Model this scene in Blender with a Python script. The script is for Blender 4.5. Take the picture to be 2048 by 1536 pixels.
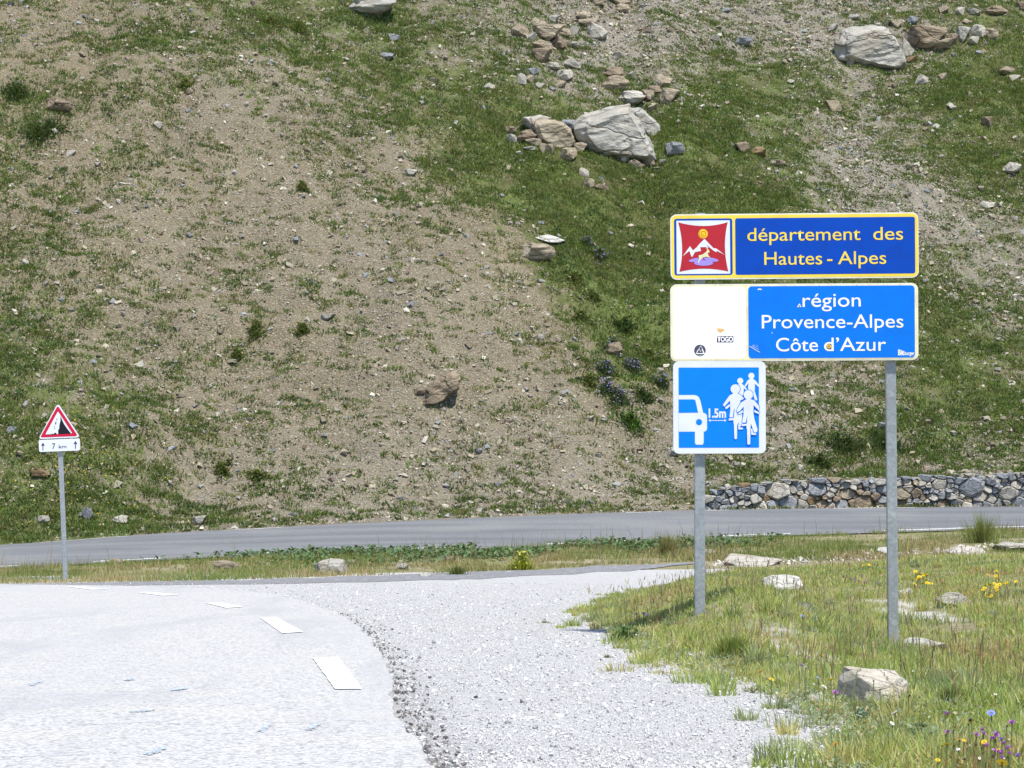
import bpy, bmesh, math, random
import numpy as np
from mathutils import Vector, noise as mnoise
from mathutils.geometry import tessellate_polygon

random.seed(7); rng = np.random.default_rng(11)
scene = bpy.context.scene
for o in list(bpy.data.objects): bpy.data.objects.remove(o)
R = math.radians
# ------------------------------------------------------------------ camera, sky, sun, exposure
F = 4208.0                 # focal length in pixels of the 2048 px wide photograph
EYE = 0.80                 # lens height above the road
cam_d = bpy.data.cameras.new('camera'); cam = bpy.data.objects.new('camera', cam_d)
scene.collection.objects.link(cam); scene.camera = cam
cam.location = (0, 0, EYE); cam.rotation_euler = (R(90), 0, 0)
cam_d.sensor_width = 36; cam_d.lens = 36*F/2048; cam_d.clip_start = .1; cam_d.clip_end = 2000
scene.render.resolution_x, scene.render.resolution_y = 1024, 768
SUN_EL, SUN_AZ = 63.0, 152.0            # azimuth from +Y (view direction) clockwise: high, from the right and a little behind
w = bpy.data.worlds.new('World'); scene.world = w; w.use_nodes = True
nt = w.node_tree; sky = nt.nodes.new('ShaderNodeTexSky'); sky.sky_type = 'NISHITA'; sky.sun_disc = False
sky.sun_elevation = R(SUN_EL); sky.sun_rotation = R(SUN_AZ); sky.altitude = 2600; sky.dust_density = 2.0
bg = nt.nodes['Background']; nt.links.new(sky.outputs[0], bg.inputs[0]); bg.inputs[1].default_value = .12
sd = bpy.data.lights.new('sun', 'SUN'); sd.energy = 3.6; sd.angle = R(4.0); sd.color = (1, .96, .89)
sun = bpy.data.objects.new('sun', sd); scene.collection.objects.link(sun)
sv = Vector((math.cos(R(SUN_EL))*math.sin(R(SUN_AZ)), math.cos(R(SUN_EL))*math.cos(R(SUN_AZ)), math.sin(R(SUN_EL))))
sun.rotation_euler = sv.to_track_quat('Z', 'Y').to_euler(); sun.location = (20, -20, 40)
vs = scene.view_settings; vs.view_transform = 'Standard'; vs.look = 'None'; vs.gamma = 1; vs.use_curve_mapping = False
vs.exposure = 0.86

# ------------------------------------------------------------------ helpers
C = scene.collection
def lerp(a, b, t): return a + (b-a)*t
def sstep(a, b, x):
    t = np.clip((np.asarray(x, float)-a)/(b-a), 0, 1); return t*t*(3-2*t)
def _hash(i, j, s):
    n = (i*374761393 + j*668265263 + s*1442695041) & 0x7fffffff
    n = ((n ^ (n >> 13))*1274126177) & 0x7fffffff
    return ((n ^ (n >> 16)) & 0xffff)/65535.0
def vnoise(x, y, s=0):
    x = np.asarray(x, float); y = np.asarray(y, float)
    i = np.floor(x).astype(np.int64); j = np.floor(y).astype(np.int64)
    u = x-i; v = y-j; u = u*u*u*(u*(u*6-15)+10); v = v*v*v*(v*(v*6-15)+10)
    a = _hash(i, j, s); b = _hash(i+1, j, s); c = _hash(i, j+1, s); d = _hash(i+1, j+1, s)
    return lerp(lerp(a, b, u), lerp(c, d, u), v)*2-1
def fbm(x, y, s=0, o=4):
    r = 0; a = 1; t = 0
    for k in range(o):
        r = r + a*vnoise(x*2**k+k*7.3, y*2**k-k*3.1, s+k); t += a; a *= .5
    return r/t
def link(o, parent=None):
    C.objects.link(o)
    if parent is not None: o.parent = parent
    return o
def tag(o, label=None, cat=None, group=None, kind=None):
    if label: o['label'] = label
    if cat: o['category'] = cat
    if group: o['group'] = group
    if kind: o['kind'] = kind
    return o
def mesh_np(name, verts, faces, mat, cols=None, parent=None, attrs=None, smooth=False):
    """verts (n,3), faces (m,k) int array, cols (n,3)"""
    verts = np.asarray(verts, np.float32); faces = np.asarray(faces, np.int32)
    me = bpy.data.meshes.new(name); n, (m, k) = len(verts), faces.shape
    me.vertices.add(n); me.vertices.foreach_set('co', verts.ravel())
    me.loops.add(m*k); me.loops.foreach_set('vertex_index', faces.ravel())
    me.polygons.add(m); me.polygons.foreach_set('loop_start', np.arange(0, m*k, k, dtype=np.int32))
    me.polygons.foreach_set('loop_total', np.full(m, k, np.int32))
    me.polygons.foreach_set('use_smooth', np.full(m, smooth, bool))
    me.update(calc_edges=True)
    if cols is not None:
        a = me.attributes.new('Col', 'FLOAT_COLOR', 'POINT')
        a.data.foreach_set('color', np.concatenate([cols, np.ones((n, 1))], 1).astype(np.float32).ravel())
    for nm, v in (attrs or {}).items():
        a = me.attributes.new(nm, 'FLOAT', 'POINT'); a.data.foreach_set('value', np.asarray(v, np.float32).ravel())
    me.materials.append(mat)
    return link(bpy.data.objects.new(name, me), parent)
def mesh_py(name, verts, faces, mat, parent=None, smooth=False):
    me = bpy.data.meshes.new(name); me.from_pydata([tuple(v) for v in verts], [], faces); me.update()
    if smooth: me.polygons.foreach_set('use_smooth', [True]*len(me.polygons))
    me.materials.append(mat)
    return link(bpy.data.objects.new(name, me), parent)
def empty(name, loc):
    o = bpy.data.objects.new(name, None); o.location = loc; o.empty_display_size = .1; return link(o)
def grid_faces(nr, nc):
    a = (np.arange(nr-1)[:, None]*nc + np.arange(nc-1)[None, :]).ravel()
    return np.stack([a, a+1, a+nc+1, a+nc], 1)

# ------------------------------------------------------------------ materials
class M:
    def __init__(s, name, rough=.8, spec=.3):
        s.m = bpy.data.materials.new(name); s.m.use_nodes = True; s.t = s.m.node_tree
        s.b = s.t.nodes['Principled BSDF']; s.b.inputs['Roughness'].default_value = rough
        s.b.inputs['Specular IOR Level'].default_value = spec; s._co = None
    def n(s, typ, **kw):
        nd = s.t.nodes.new('ShaderNode'+typ)
        for k, v in kw.items():
            if k in nd.inputs.keys(): s.put(nd.inputs[k], v)
            else: setattr(nd, k, v)
        return nd
    def put(s, sock, v):
        if isinstance(v, bpy.types.NodeSocket): s.t.links.new(v, sock)
        else: sock.default_value = (*v, 1) if (isinstance(v, tuple) and len(v) == 3 and sock.type == 'RGBA') else v
    def co(s, scale=(1, 1, 1), obj=True, rot=(0, 0, 0)):
        if s._co is None: s._co = s.t.nodes.new('ShaderNodeTexCoord')
        mp = s.n('Mapping', Scale=scale, Rotation=rot); s.put(mp.inputs['Vector'], s._co.outputs['Object']); return mp.outputs[0]
    def noise(s, sc, det=4, rough=.55, vec=None, dist=0):
        return s.n('TexNoise', Vector=vec or s.co(), Scale=sc, Detail=det, Roughness=rough, Distortion=dist).outputs['Fac']
    def vor(s, sc, feature='F1', out='Distance', vec=None, rnd=1.0):
        nd = s.n('TexVoronoi', feature=feature); s.put(nd.inputs['Vector'], vec or s.co()); nd.inputs['Scale'].default_value = sc
        nd.inputs['Randomness'].default_value = rnd; return nd.outputs[out]
    def ramp(s, fac, stops):
        r = s.t.nodes.new('ShaderNodeValToRGB'); s.put(r.inputs[0], fac); e = r.color_ramp.elements
        while len(e) < len(stops): e.new(.5)
        for k, (p, c) in enumerate(stops):
            e[k].position = p; e[k].color = (*c, 1) if isinstance(c, tuple) else (c, c, c, 1)
        return r.outputs[0]
    def mix(s, f, a, b, mode='MIX'):
        nd = s.n('Mix', data_type='RGBA', blend_type=mode); s.put(nd.inputs[0], f); s.put(nd.inputs[6], a); s.put(nd.inputs[7], b); return nd.outputs[2]
    def math(s, op, a, b=0.0):
        nd = s.n('Math', operation=op); s.put(nd.inputs[0], a); s.put(nd.inputs[1], b); return nd.outputs[0]
    def attr(s, name, out='Fac'): return s.n('Attribute', attribute_name=name).outputs[out]
    def bump(s, h, strength=.5, dist=.02):
        nd = s.n('Bump', Height=h, Strength=strength, Distance=dist); s.put(s.b.inputs['Normal'], nd.outputs[0])
    def col(s, c): s.put(s.b.inputs['Base Color'], c); return s

def plain(name, c, rough=.5, spec=.3, dirt=.06, sc=9):
    m = M(name, rough, spec)
    if dirt: m.col(m.mix(m.ramp(m.noise(sc, 6, .65), [(.45, 0.), (.75, 1.)]), c, tuple(x*(1-dirt)*.93+.02*dirt for x in c)))
    else: m.col(c)
    return m.m

def mat_hill():
    m = M('hillside_soil', .95, .1); g = m.attr('green')
    n1 = m.noise(.5, 6, .62, vec=m.co((1, .4, .4)), dist=.6); n2 = m.noise(4, 6, .7); n3 = m.noise(22, 4, .7)
    soil = m.ramp(n1, [(.32, (.105, .081, .046)), (.5, (.160, .131, .079)), (.68, (.222, .188, .117))])
    soil = m.mix(m.ramp(n2, [(.38, 0.), (.62, 1.)]), soil, (.165, .136, .085))
    chips = m.vor(17, out='Color'); cf = m.ramp(m.vor(17), [(.16, 1.), (.34, 0.)])
    cc = m.ramp(m.n('SeparateColor', Color=chips).outputs[0], [(.0, (.085, .073, .058)), (.5, (.195, .167, .123)), (1., (.46, .42, .35))])
    soil = m.mix(m.math('MULTIPLY', cf, .75), soil, cc)
    grey = m.attr('grey'); soil = m.mix(m.math('MULTIPLY', grey, .65), soil, m.mix(n3, (.16, .152, .135), (.33, .315, .28)))
    turf = m.ramp(n2, [(.3, (.064, .094, .022)), (.55, (.10, .134, .034)), (.75, (.15, .158, .055))])
    turf = m.mix(m.ramp(m.noise(.9, 4), [(.4, 0.), (.65, 1.)]), turf, (.09, .09, .036))
    f = m.ramp(m.math('ADD', g, m.math('MULTIPLY', m.math('SUBTRACT', m.noise(2.2, 6, .7), .5), 1.1)), [(.55, 0.), (.72, 1.)])
    c2 = m.n('SeparateColor', Color=m.vor(34, out='Color')).outputs[0]; soil = m.mix(m.ramp(c2, [(.0, .55), (.22, 0.), (.8, 0.), (1., .6)]), soil, m.mix(m.ramp(c2, [(.4, 0.), (.6, 1.)]), (.075, .058, .036), (.40, .36, .28)))
    m.col(m.mix(m.math('MULTIPLY', f, .9), soil, turf)); m.bump(m.math('ADD', m.math('MULTIPLY', n3, .6), m.vor(17)), .8, .05); return m.m
def mat_ground():
    m = M('verge_soil', .95, .1)
    n = m.noise(6, 6, .7); c = m.ramp(n, [(.3, (.16, .14, .08)), (.5, (.25, .22, .135)), (.7, (.42, .38, .28))])
    c = m.mix(m.ramp(m.noise(1.1, 4), [(.45, 0.), (.6, 1.)]), c, (.2, .2, .09))
    gr = m.mix(m.noise(60, 3, .7), (.28, .27, .24), (.66, .63, .58)); c = m.mix(m.attr('gravel'), c, gr)
    m.col(c); m.bump(m.noise(45, 4, .7), .8, .02); return m.m
def chips(m, sc, vec=None):
    v = m.n('SeparateColor', Color=m.vor(sc, out='Color', vec=vec)); return v.outputs[0], m.vor(sc, vec=vec)
def mat_asphalt_pale():
    m = M('pale_worn_asphalt', .9, .25); r, d = chips(m, 62)
    c = m.ramp(r, [(0., (.22, .22, .235)), (.13, (.37, .37, .37)), (.3, (.46, .457, .45)), (1., (.58, .575, .56))])
    c = m.mix(m.ramp(d, [(.45, 0.), (.85, .75)]), c, (.29, .285, .285))
    c = m.mix(m.ramp(m.noise(.55, 4, .6, vec=m.co((1, .35, 1))), [(.46, 0.), (.66, .5)]), c, (.42, .418, .42))
    c = m.mix(m.ramp(m.noise(2.5, 5, .6), [(.5, 0.), (.75, .4)]), c, (.53, .50, .43))
    c = m.mix(m.ramp(m.noise(.8, 4, .6, vec=m.co((1.6, .22, 1), rot=(0, 0, R(12))), dist=.5), [(.5, 0.), (.62, .55)]), c, (.36, .36, .375))
    c = m.mix(m.ramp(m.noise(14, 5, .75), [(.58, 0.), (.72, .6)]), c, (.33, .325, .32))
    m.col(c); m.bump(m.math('SUBTRACT', 1., d), .45, .008); return m.m
def mat_gravel():
    m = M('limestone_gravel', .95, .15); r, d = chips(m, 105)
    c = m.ramp(r, [(0., (.32, .32, .34)), (.12, (.48, .48, .485)), (.35, (.58, .575, .57)), (1., (.69, .685, .67))])
    c = m.mix(m.ramp(d, [(.42, 0.), (.75, .8)]), c, (.30, .297, .295))
    c = m.mix(m.ramp(m.noise(1.3, 5, .65), [(.45, 0.), (.7, .55)]), c, m.mix(r, (.40, .395, .39), (.58, .56, .53)))
    bit = m.attr('bitumen'); b2 = m.ramp(m.math('ADD', bit, m.math('MULTIPLY', m.math('SUBTRACT', m.noise(26, 5, .75), .5), 1.3)), [(.38, 0.), (.62, 1.)])
    c = m.mix(b2, c, m.mix(r, (.17, .168, .17), (.40, .39, .385)))
    m.col(c); m.bump(m.math('SUBTRACT', 1., d), .8, .014); return m.m
def mat_back_road():
    m = M('grey_asphalt', .9, .3); r, d = chips(m, 30)
    c = m.mix(r, (.15, .157, .167), (.205, .212, .22))
    c = m.mix(m.ramp(m.noise(1.2, 5, .6, vec=m.co((.12, 1.3, 1), rot=(0, 0, R(-8)))), [(.42, 0.), (.62, .8)]), c, (.125, .13, .14))
    c = m.mix(m.ramp(m.noise(.4, 3), [(.5, 0.), (.7, .6)]), c, (.215, .215, .21)); m.col(c); m.bump(r, .3, .01); return m.m
def mat_strip():
    m = M('dark_patched_asphalt', .9, .3); r, d = chips(m, 45)
    c = m.mix(r, (.15, .153, .165), (.25, .25, .258)); c = m.mix(m.ramp(m.noise(9, 5, .7), [(.55, 0.), (.68, .9)]), c, (.42, .41, .40))
    m.col(c); m.bump(r, .4, .01); return m.m
def mat_leaf(name, trans=.3, rough=.65):
    m = M(name, rough, .25); c = m.attr('Col', 'Color'); m.col(c)
    tr = m.n('BsdfTranslucent', Color=m.mix(1.0, c, (1.25, 1.2, .8), 'MULTIPLY')); mx = m.n('MixShader'); mx.inputs[0].default_value = trans
    m.t.links.new(m.b.outputs[0], mx.inputs[1]); m.t.links.new(tr.outputs[0], mx.inputs[2])
    m.t.links.new(mx.outputs[0], m.t.nodes['Material Output'].inputs[0]); return m.m
def mat_chip():
    m = M('loose_stone', .9, .2); m.col(m.mix(m.math('MULTIPLY', m.noise(30, 3), .35), m.attr('Col', 'Color'), (.2, .17, .13))); return m.m
ROCKC = {'tan': ((.28, .23, .16), (.42, .36, .265), (.19, .147, .098)), 'pale': ((.38, .355, .30), (.53, .50, .44), (.30, .25, .18)),
         'grey': ((.27, .26, .232), (.43, .415, .37), (.34, .28, .195)), 'blue': ((.19, .20, .213), (.33, .342, .355), (.14, .148, .158)),
         'brown': ((.19, .148, .105), (.30, .24, .165), (.125, .095, .066)), 'white': ((.50, .48, .44), (.66, .64, .59), (.38, .35, .29)), 'cream': ((.62, .56, .45), (.78, .72, .60), (.56, .49, .37)),
         'ochre': ((.20, .135, .07), (.30, .215, .12), (.12, .08, .045))}
def mat_rock(name, sc=1.0, veins=.5):
    a, b, s_ = ROCKC[name]; m = M('rock_'+name, .9, .2)
    rnd = m.n('ObjectInfo').outputs['Random']; off = m.n('VectorMath', operation='ADD'); m.put(off.inputs[0], m.co()); 
    cb = m.n('CombineXYZ', X=m.math('MULTIPLY', rnd, 37.), Y=m.math('MULTIPLY', rnd, 19.), Z=0.); m.put(off.inputs[1], cb.outputs[0]); v = off.outputs[0]
    n1 = m.noise(2.2*sc, 8, .65, vec=v, dist=.4); n2 = m.noise(9*sc, 6, .7, vec=v)
    c = m.ramp(n1, [(.35, a), (.62, b)])
    c = m.mix(m.ramp(m.noise(1.3*sc, 5, .6, vec=v), [(.5, 0.), (.68, .75)]), c, s_)
    mp = m.n('Mapping', Vector=v, Scale=(1.1, 1.1, 2.1), Rotation=(.5, .35, .2))
    band = m.noise(2.6*sc, 6, .7, vec=mp.outputs[0], dist=1.1); c = m.mix(m.ramp(band, [(.5, 0.), (.56, .35), (.62, 0.)]), c, s_)
    vn = m.ramp(m.noise(1.7*sc, 4, .5, vec=mp.outputs[0], dist=.9), [(.487, 0.), (.5, veins), (.513, 0.)]); c = m.mix(vn, c, (.52, .49, .43))
    c = m.mix(m.ramp(n2, [(.36, .15 if name in ('cream', 'white') else .45), (.5, 0.)]), c, tuple(x*.6 for x in a)); c = m.mix(m.math('MULTIPLY', rnd, .25), c, b)
    wv = m.n('VectorMath', operation='ADD'); m.put(wv.inputs[0], mp.outputs[0]); nz = m.n('TexNoise', Vector=v, Scale=2.5*sc, Detail=4.); sc2 = m.n('VectorMath', operation='SCALE'); m.put(sc2.inputs[0], nz.outputs['Color']); sc2.inputs['Scale'].default_value = .7/sc; m.put(wv.inputs[1], sc2.outputs[0])
    ck = m.ramp(m.vor(.75*sc, 'DISTANCE_TO_EDGE', vec=wv.outputs[0]), [(0., 0.), (.035, 1.)]); c = m.mix(m.math('MULTIPLY', m.math('SUBTRACT', 1., ck), .12 if name in ('cream', 'white') else .38), c, tuple(x*.4 for x in a))
    m.col(c); m.bump(m.math('ADD', m.math('MULTIPLY', ck, .8), m.math('ADD', m.math('MULTIPLY', n1, 1.), m.math('ADD', m.math('MULTIPLY', n2, .6), band))), 1., .07/sc); return m.m
MAT = {k: mat_rock(k) for k in ROCKC}
MATS = {k: mat_rock(k, 3.0, .25) for k in ROCKC}
m_hill, m_ground, m_asph, m_gravel, m_back, m_strip, m_chip = mat_hill(), mat_ground(), mat_asphalt_pale(), mat_gravel(), mat_back_road(), mat_strip(), mat_chip()
m_grass, m_weed = mat_leaf('grass_blade', .5), mat_leaf('broad_leaf', .25, .55)
def mat_line(name, c, under, cut=(.40, .5)):
    m = M(name, .8, .3); m.col(m.mix(m.ramp(m.noise(38, 5, .75), [(cut[0], 1.), (cut[1], 0.)]), c, under)); m.bump(m.vor(85), .3, .004); return m.m
m_line = mat_line('road_paint', (.86, .86, .855), (.5, .49, .475), (.27, .34))
m_line2 = mat_line('worn_road_paint', (.66, .66, .65), (.2, .2, .2), (.40, .52))
m_bluep = mat_line('blue_spray_paint', (.34, .47, .60), (.47, .48, .49), (.47, .62))

# ------------------------------------------------------------------ the lie of the land
def PW(px, py, d): return np.array([(px-1024)/F*d, d, EYE-(py-768)/F*d])
def edge_table(L, ext):
    P = np.array([PW(*p) for p in L]); a = P[0]+(P[0]-P[2])/abs(P[0][0]-P[2][0])*np.array(ext); b = P[-1]+(P[-1]-P[-3])/abs(P[-1][0]-P[-3][0])*np.array(ext)
    return np.vstack([a, P, b])
NEAR = edge_table([(0, 1137, 40), (300, 1121, 41), (560, 1108, 41.5), (1000, 1096, 42), (1300, 1083, 43), (1450, 1075, 43.5), (1800, 1064, 44.5), (2048, 1056, 45)], (70, 20, 20))
FAR = edge_table([(0, 1091, 45.5), (300, 1068, 46.5), (600, 1052, 47.3), (900, 1038, 48), (1200, 1026, 48.8), (1420, 1020, 49.5), (1750, 1015, 50), (2048, 1013, 50.3)], (70, 20, 20))
def sm_interp(x, xs, ys):
    e = .8; return (np.interp(x-e, xs, ys)+2*np.interp(x, xs, ys)+np.interp(x+e, xs, ys))/4
dnear = lambda X: sm_interp(X, NEAR[:, 0], NEAR[:, 1]); znear = lambda X: sm_interp(X, NEAR[:, 0], NEAR[:, 2])
dfar = lambda X: sm_interp(X, FAR[:, 0], FAR[:, 1]); zfar = lambda X: sm_interp(X, FAR[:, 0], FAR[:, 2])
SL = 301/F
XE = np.array([(-9, .9), (5, .95), (7.2, 1.02), (8.2, 1.2), (10.15, 1.22), (11.2, 1.0), (13.9, .88), (16.7, .70), (21.5, .75), (27, 1.32), (31, 2.1), (33.5, 3.3), (35, 6.0), (36, 11.), (37, 30.), (60, 60.)])
xedge = lambda d: np.interp(d, XE[:, 0], XE[:, 1])
XR = np.array([(-9, .9), (0, .35), (5, -.12), (7.19, -.306), (8.38, -.416), (10.15, -.564), (13.4, -.83), (17.1, -1.24), (19.6, -1.56), (23.8, -2.29), (27.8, -3.26), (30.3, -4.5), (31.7, -5.83), (32.6, -7.9), (33.2, -10.5), (33.6, -14.)])
xroad = lambda d: np.interp(d, XR[:, 0], XR[:, 1])
WALLX = (4.55, 30.)
def wallh(X): return np.interp(X, [4.3, 4.6, 5.1, 6.3, 9.0, 12.5, 25, 32], [0, .24, .52, .62, .68, .76, .8, 0.])
def H(X, d, fine=True):
    X = np.asarray(X, float); d = np.asarray(d, float)
    p = -SL*d; zf = -2.50+.012*np.clip(X, -12, 6); k = .14
    h = np.maximum(p, zf)+np.maximum(k-np.abs(p-zf), 0)**2/(4*k)
    s = X-xedge(d); m = sstep(-.05, 1.5, s)
    B = .40*np.exp(-((X-1.55)/.85)**2-((d-17)/2.6)**2)-.17*np.exp(-((X-3.3)/1.1)**2-((d-14.5)/3.2)**2)+.25*sstep(17.5, 27, d)*(1-sstep(30, 35.5, d))+.22*sstep(3.5, 7, X)*sstep(20, 28, d)*(1-sstep(31, 36, d))
    h = h+m*B+sstep(0, .6, s)*(.035*fbm(X*1.3, d*1.3, 3)+.02) * (1-sstep(40, 42, d))
    dn, df, zn, zr = dnear(X), dfar(X), znear(X), zfar(X)
    t = sstep(37.5, 1., 0)*0 + np.clip((d-37.5)/(dn-.2-37.5), 0, 1); t = t*t*(3-2*t)
    vb = .07*np.sin(np.pi*np.clip((d-37)/(dn-37), 0, 1))*fbm(X*.9, d*.9, 8)
    h = lerp(h, zn-.02, t)+np.where(d < dn, vb, 0)
    rb = lerp(zn, zr, np.clip((d-dn)/(df-dn), 0, 1))-.06
    h = np.where(d > dn, rb, h)
    u = d-df; uu = np.maximum(u-1.0, 0); Xb = 4-.5*u
    hz = zr-.03+wallh(X)*sstep(.85, 1.05, u)+np.where(uu < 2, .78*uu*uu/4, .78*(uu-1))-.12*np.maximum(X-Xb, 0)*sstep(1, 9, u)
    hz = hz+.25*sstep(0, 1.2, u)*(X < 4.4)*.3
    am = sstep(.9, 4, u)
    hz = hz+am*(.75*fbm(X/9, d/9, 21, 3)+.30*fbm(X/2.6, d/2.2, 31, 3)+.16*fbm(X/.9, d/4.5, 37, 3))
    if fine:
        hz = hz+sstep(.3, 1.5, u)*(.11*fbm(X/.7, d/.6, 41, 3))
        ter = vnoise(X*.42+2*fbm(X*.2, d*.3, 5, 2), d*1.9+1.5*fbm(X*.25, d*.4, 6, 2), 51)
        hz = hz+am*(.15+.16*np.exp(-((X+5.5)/4.5)**2-((d-54)/5)**2))*np.maximum(ter, -.15)
    hz = hz-.006*np.maximum(d-85, 0)**2*(d > 85)*.6
    return np.where(u > 0, hz, h)
_td = np.concatenate([np.arange(5, 52, .04), np.arange(52, 125, .08)])
def ray(px, py):
    X = (px-1024)/F*_td; z = EYE-(py-768)/F*_td; g = H(X, _td)-z; k = int(np.argmax(g >= 0))
    if g[k] < 0: k = len(_td)-1
    d = _td[k]
    if k > 0: d = _td[k-1]+(_td[k]-_td[k-1])*(-g[k-1])/(g[k]-g[k-1]+1e-9)
    X = (px-1024)/F*d; return np.array([X, d, float(H(X, d))])
def pix(X, d, z): return 1024+F*X/d, 768-F*(z-EYE)/d
# ground cover of the hillside, by where it lies (read off on 128 px cells of the photo, carried to the slope)
GG = np.array([
 [.35,.45,.55,.62,.68,.7,.62,.6,.5,.4,.36,.4,.36,.45,.5,.7],
 [.62,.5,.5,.45,.45,.6,.75,.82,.7,.55,.65,.8,.75,.6,.7,.9],
 [.45,.4,.35,.33,.3,.4,.55,.9,.97,.92,.95,.9,.65,.38,.6,.82],
 [.4,.33,.25,.2,.2,.22,.33,.5,.85,.97,.95,.92,.82,.5,.4,.6],
 [.5,.5,.35,.3,.22,.17,.14,.2,.55,.9,.92,.82,.82,.82,.75,.5],
 [.65,.6,.5,.35,.33,.22,.10,.10,.34,.75,.72,.5,.4,.5,.8,.72],
 [.7,.66,.5,.33,.33,.27,.10,.10,.18,.42,.4,.3,.3,.5,.75,.75],
 [.72,.66,.52,.4,.28,.24,.24,.28,.3,.3,.36,.55,.6,.62,.55,.5],
 [.8,.75,.6,.5,.45,.45,.45,.5,.5,.45,.45,.5,.5,.5,.5,.5]])
GS = np.array([   # grey scree / loose stone
 [.1,.1,.25,.3,.35,.4,.45,.55,.8,.95,1,.95,.95,.8,.8,.5],
 [.1,.1,.2,.3,.3,.3,.2,.25,.5,.8,.6,.35,.5,.7,.5,.2],
 [.1,.1,.15,.2,.2,.2,.2,.1,.15,.2,.15,.3,.8,1,.6,.3],
 [.1,.15,.2,.25,.25,.25,.2,.1,.05,.05,.05,.1,.4,.9,1,.8],
 [.2,.15,.2,.2,.25,.3,.3,.2,.1,.05,.1,.2,.2,.3,.5,.9],
 [.3,.2,.2,.15,.15,.25,.3,.25,.15,.1,.2,.3,.4,.4,.3,.4],
 [.35,.3,.25,.2,.2,.3,.3,.25,.25,.25,.3,.5,.5,.4,.3,.3],
 [.5,.4,.35,.4,.4,.5,.5,.5,.5,.5,.5,.5,.4,.4,.6,.6],
 [.4,.4,.4,.4,.4,.4,.4,.4,.4,.4,.4,.4,.4,.4,.4,.4]])
def cell(G, px, py):
    x = np.clip(px/128-.5, 0, 14.999); y = np.clip(py/128-.5, 0, 7.999); i = x.astype(int); j = y.astype(int); u = x-i; v = y-j
    return lerp(lerp(G[j, i], G[j, i+1], u), lerp(G[j+1, i], G[j+1, i+1], u), v)
def cover(X, d):
    px, py = pix(X, d, H(X, d, False)); px = px+60*fbm(X*.35, d*.35, 61, 3); py = py+45*fbm(X*.35, d*.35, 67, 3)
    return cell(GG, px, py), cell(GS, px, py)

# ------------------------------------------------------------------ terrain meshes
def axis(a, b, lo, hi, fine, coarse):
    return np.unique(np.round(np.concatenate([np.arange(a, lo, coarse), np.arange(lo, hi, fine), np.arange(hi, b+coarse, coarse)]), 4))
xs = axis(-90, 90, -19, 19, .13, 1.6); us = np.concatenate([[-.6, -.2], np.arange(.0, 27, .13), np.arange(27, 36, .4), np.arange(36, 130, 2.5)])
XX, UU = np.meshgrid(xs, us); DD = dfar(XX)+UU; ZZ = H(XX, DD); gcv, gsv = cover(XX.ravel(), DD.ravel())
hill = mesh_np('hillside', np.stack([XX, DD, ZZ], -1).reshape(-1, 3), grid_faces(len(us), len(xs)), m_hill, attrs={'green': gcv, 'grey': gsv}, smooth=True)
tag(hill, kind='structure')
xs = axis(-90, 90, -11, 13, .1, 1.5); ts = np.concatenate([np.arange(-40, 4, 2.), np.arange(4, 42, .1)])
XX, TT = np.meshgrid(xs, ts); lim = dnear(XX)+.7; DD = np.where(TT > 36, 36+(TT-36)*(lim-36)/(42-36), TT); ZZ = H(XX, DD)
def barepatch(X, d):
    """pale gravel showing through the grass of the bank"""
    s = X-xedge(d); r = 1-sstep(-.1, .55, s+.75*fbm(X*1.8, d*1., 71))
    for cx, cd, rx, rd, a in ((1.72, 14.3, .42, 1.3, 1.1), (1.95, 13.3, .3, .8, 1.), (3.85, 20.3, .45, 2.2, .9), (4.6, 31.0, 3.4, .8, .8), (1.35, 12.6, .35, .6, .8), (7.4, 31.5, 1.6, .7, .9)):
        r = np.maximum(r, a*np.exp(-((X-cx)/rx)**2-((d-cd)/rd)**2)*(.7+.6*fbm(X*3, d*2, 73)))
    return np.clip(r, 0, 1)*(d < 36)
gv = barepatch(XX, DD)*(XX < 14)
ground = mesh_np('ground', np.stack([XX, DD, ZZ], -1).reshape(-1, 3), grid_faces(len(ts), len(xs)), m_ground, attrs={'gravel': sstep(.35, .75, gv)}, smooth=True)
tag(ground, kind='structure')
# gravel lay-by
rows = np.arange(-9, 37.01, .12); V = []; A = []
nc = 70
for d in rows:
    a = xroad(d)-.1 if d < 33.6 else -14.; b = xedge(d)+.16*float(fbm(d*1.3, 2.2, 81))+.1; b = min(b, 14.)
    X = np.linspace(a, max(b, a+.2), nc); V.append(np.stack([X, np.full(nc, d), H(X, np.full(nc, d))+.008], -1))
    wd = .42+.2*float(fbm(d*.8, 5.5, 83)); A.append(np.exp(-(np.maximum(X-xroad(d)-.03, 0)/wd)**2)*np.clip(.5-.028*max(d-9, 0), .05, 1) + .22*sstep(20, 33, d))
lay = mesh_np('gravel_layby', np.concatenate(V), grid_faces(len(rows), nc), m_gravel, attrs={'bitumen': np.concatenate(A)}, smooth=True); tag(lay, kind='structure')
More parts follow.
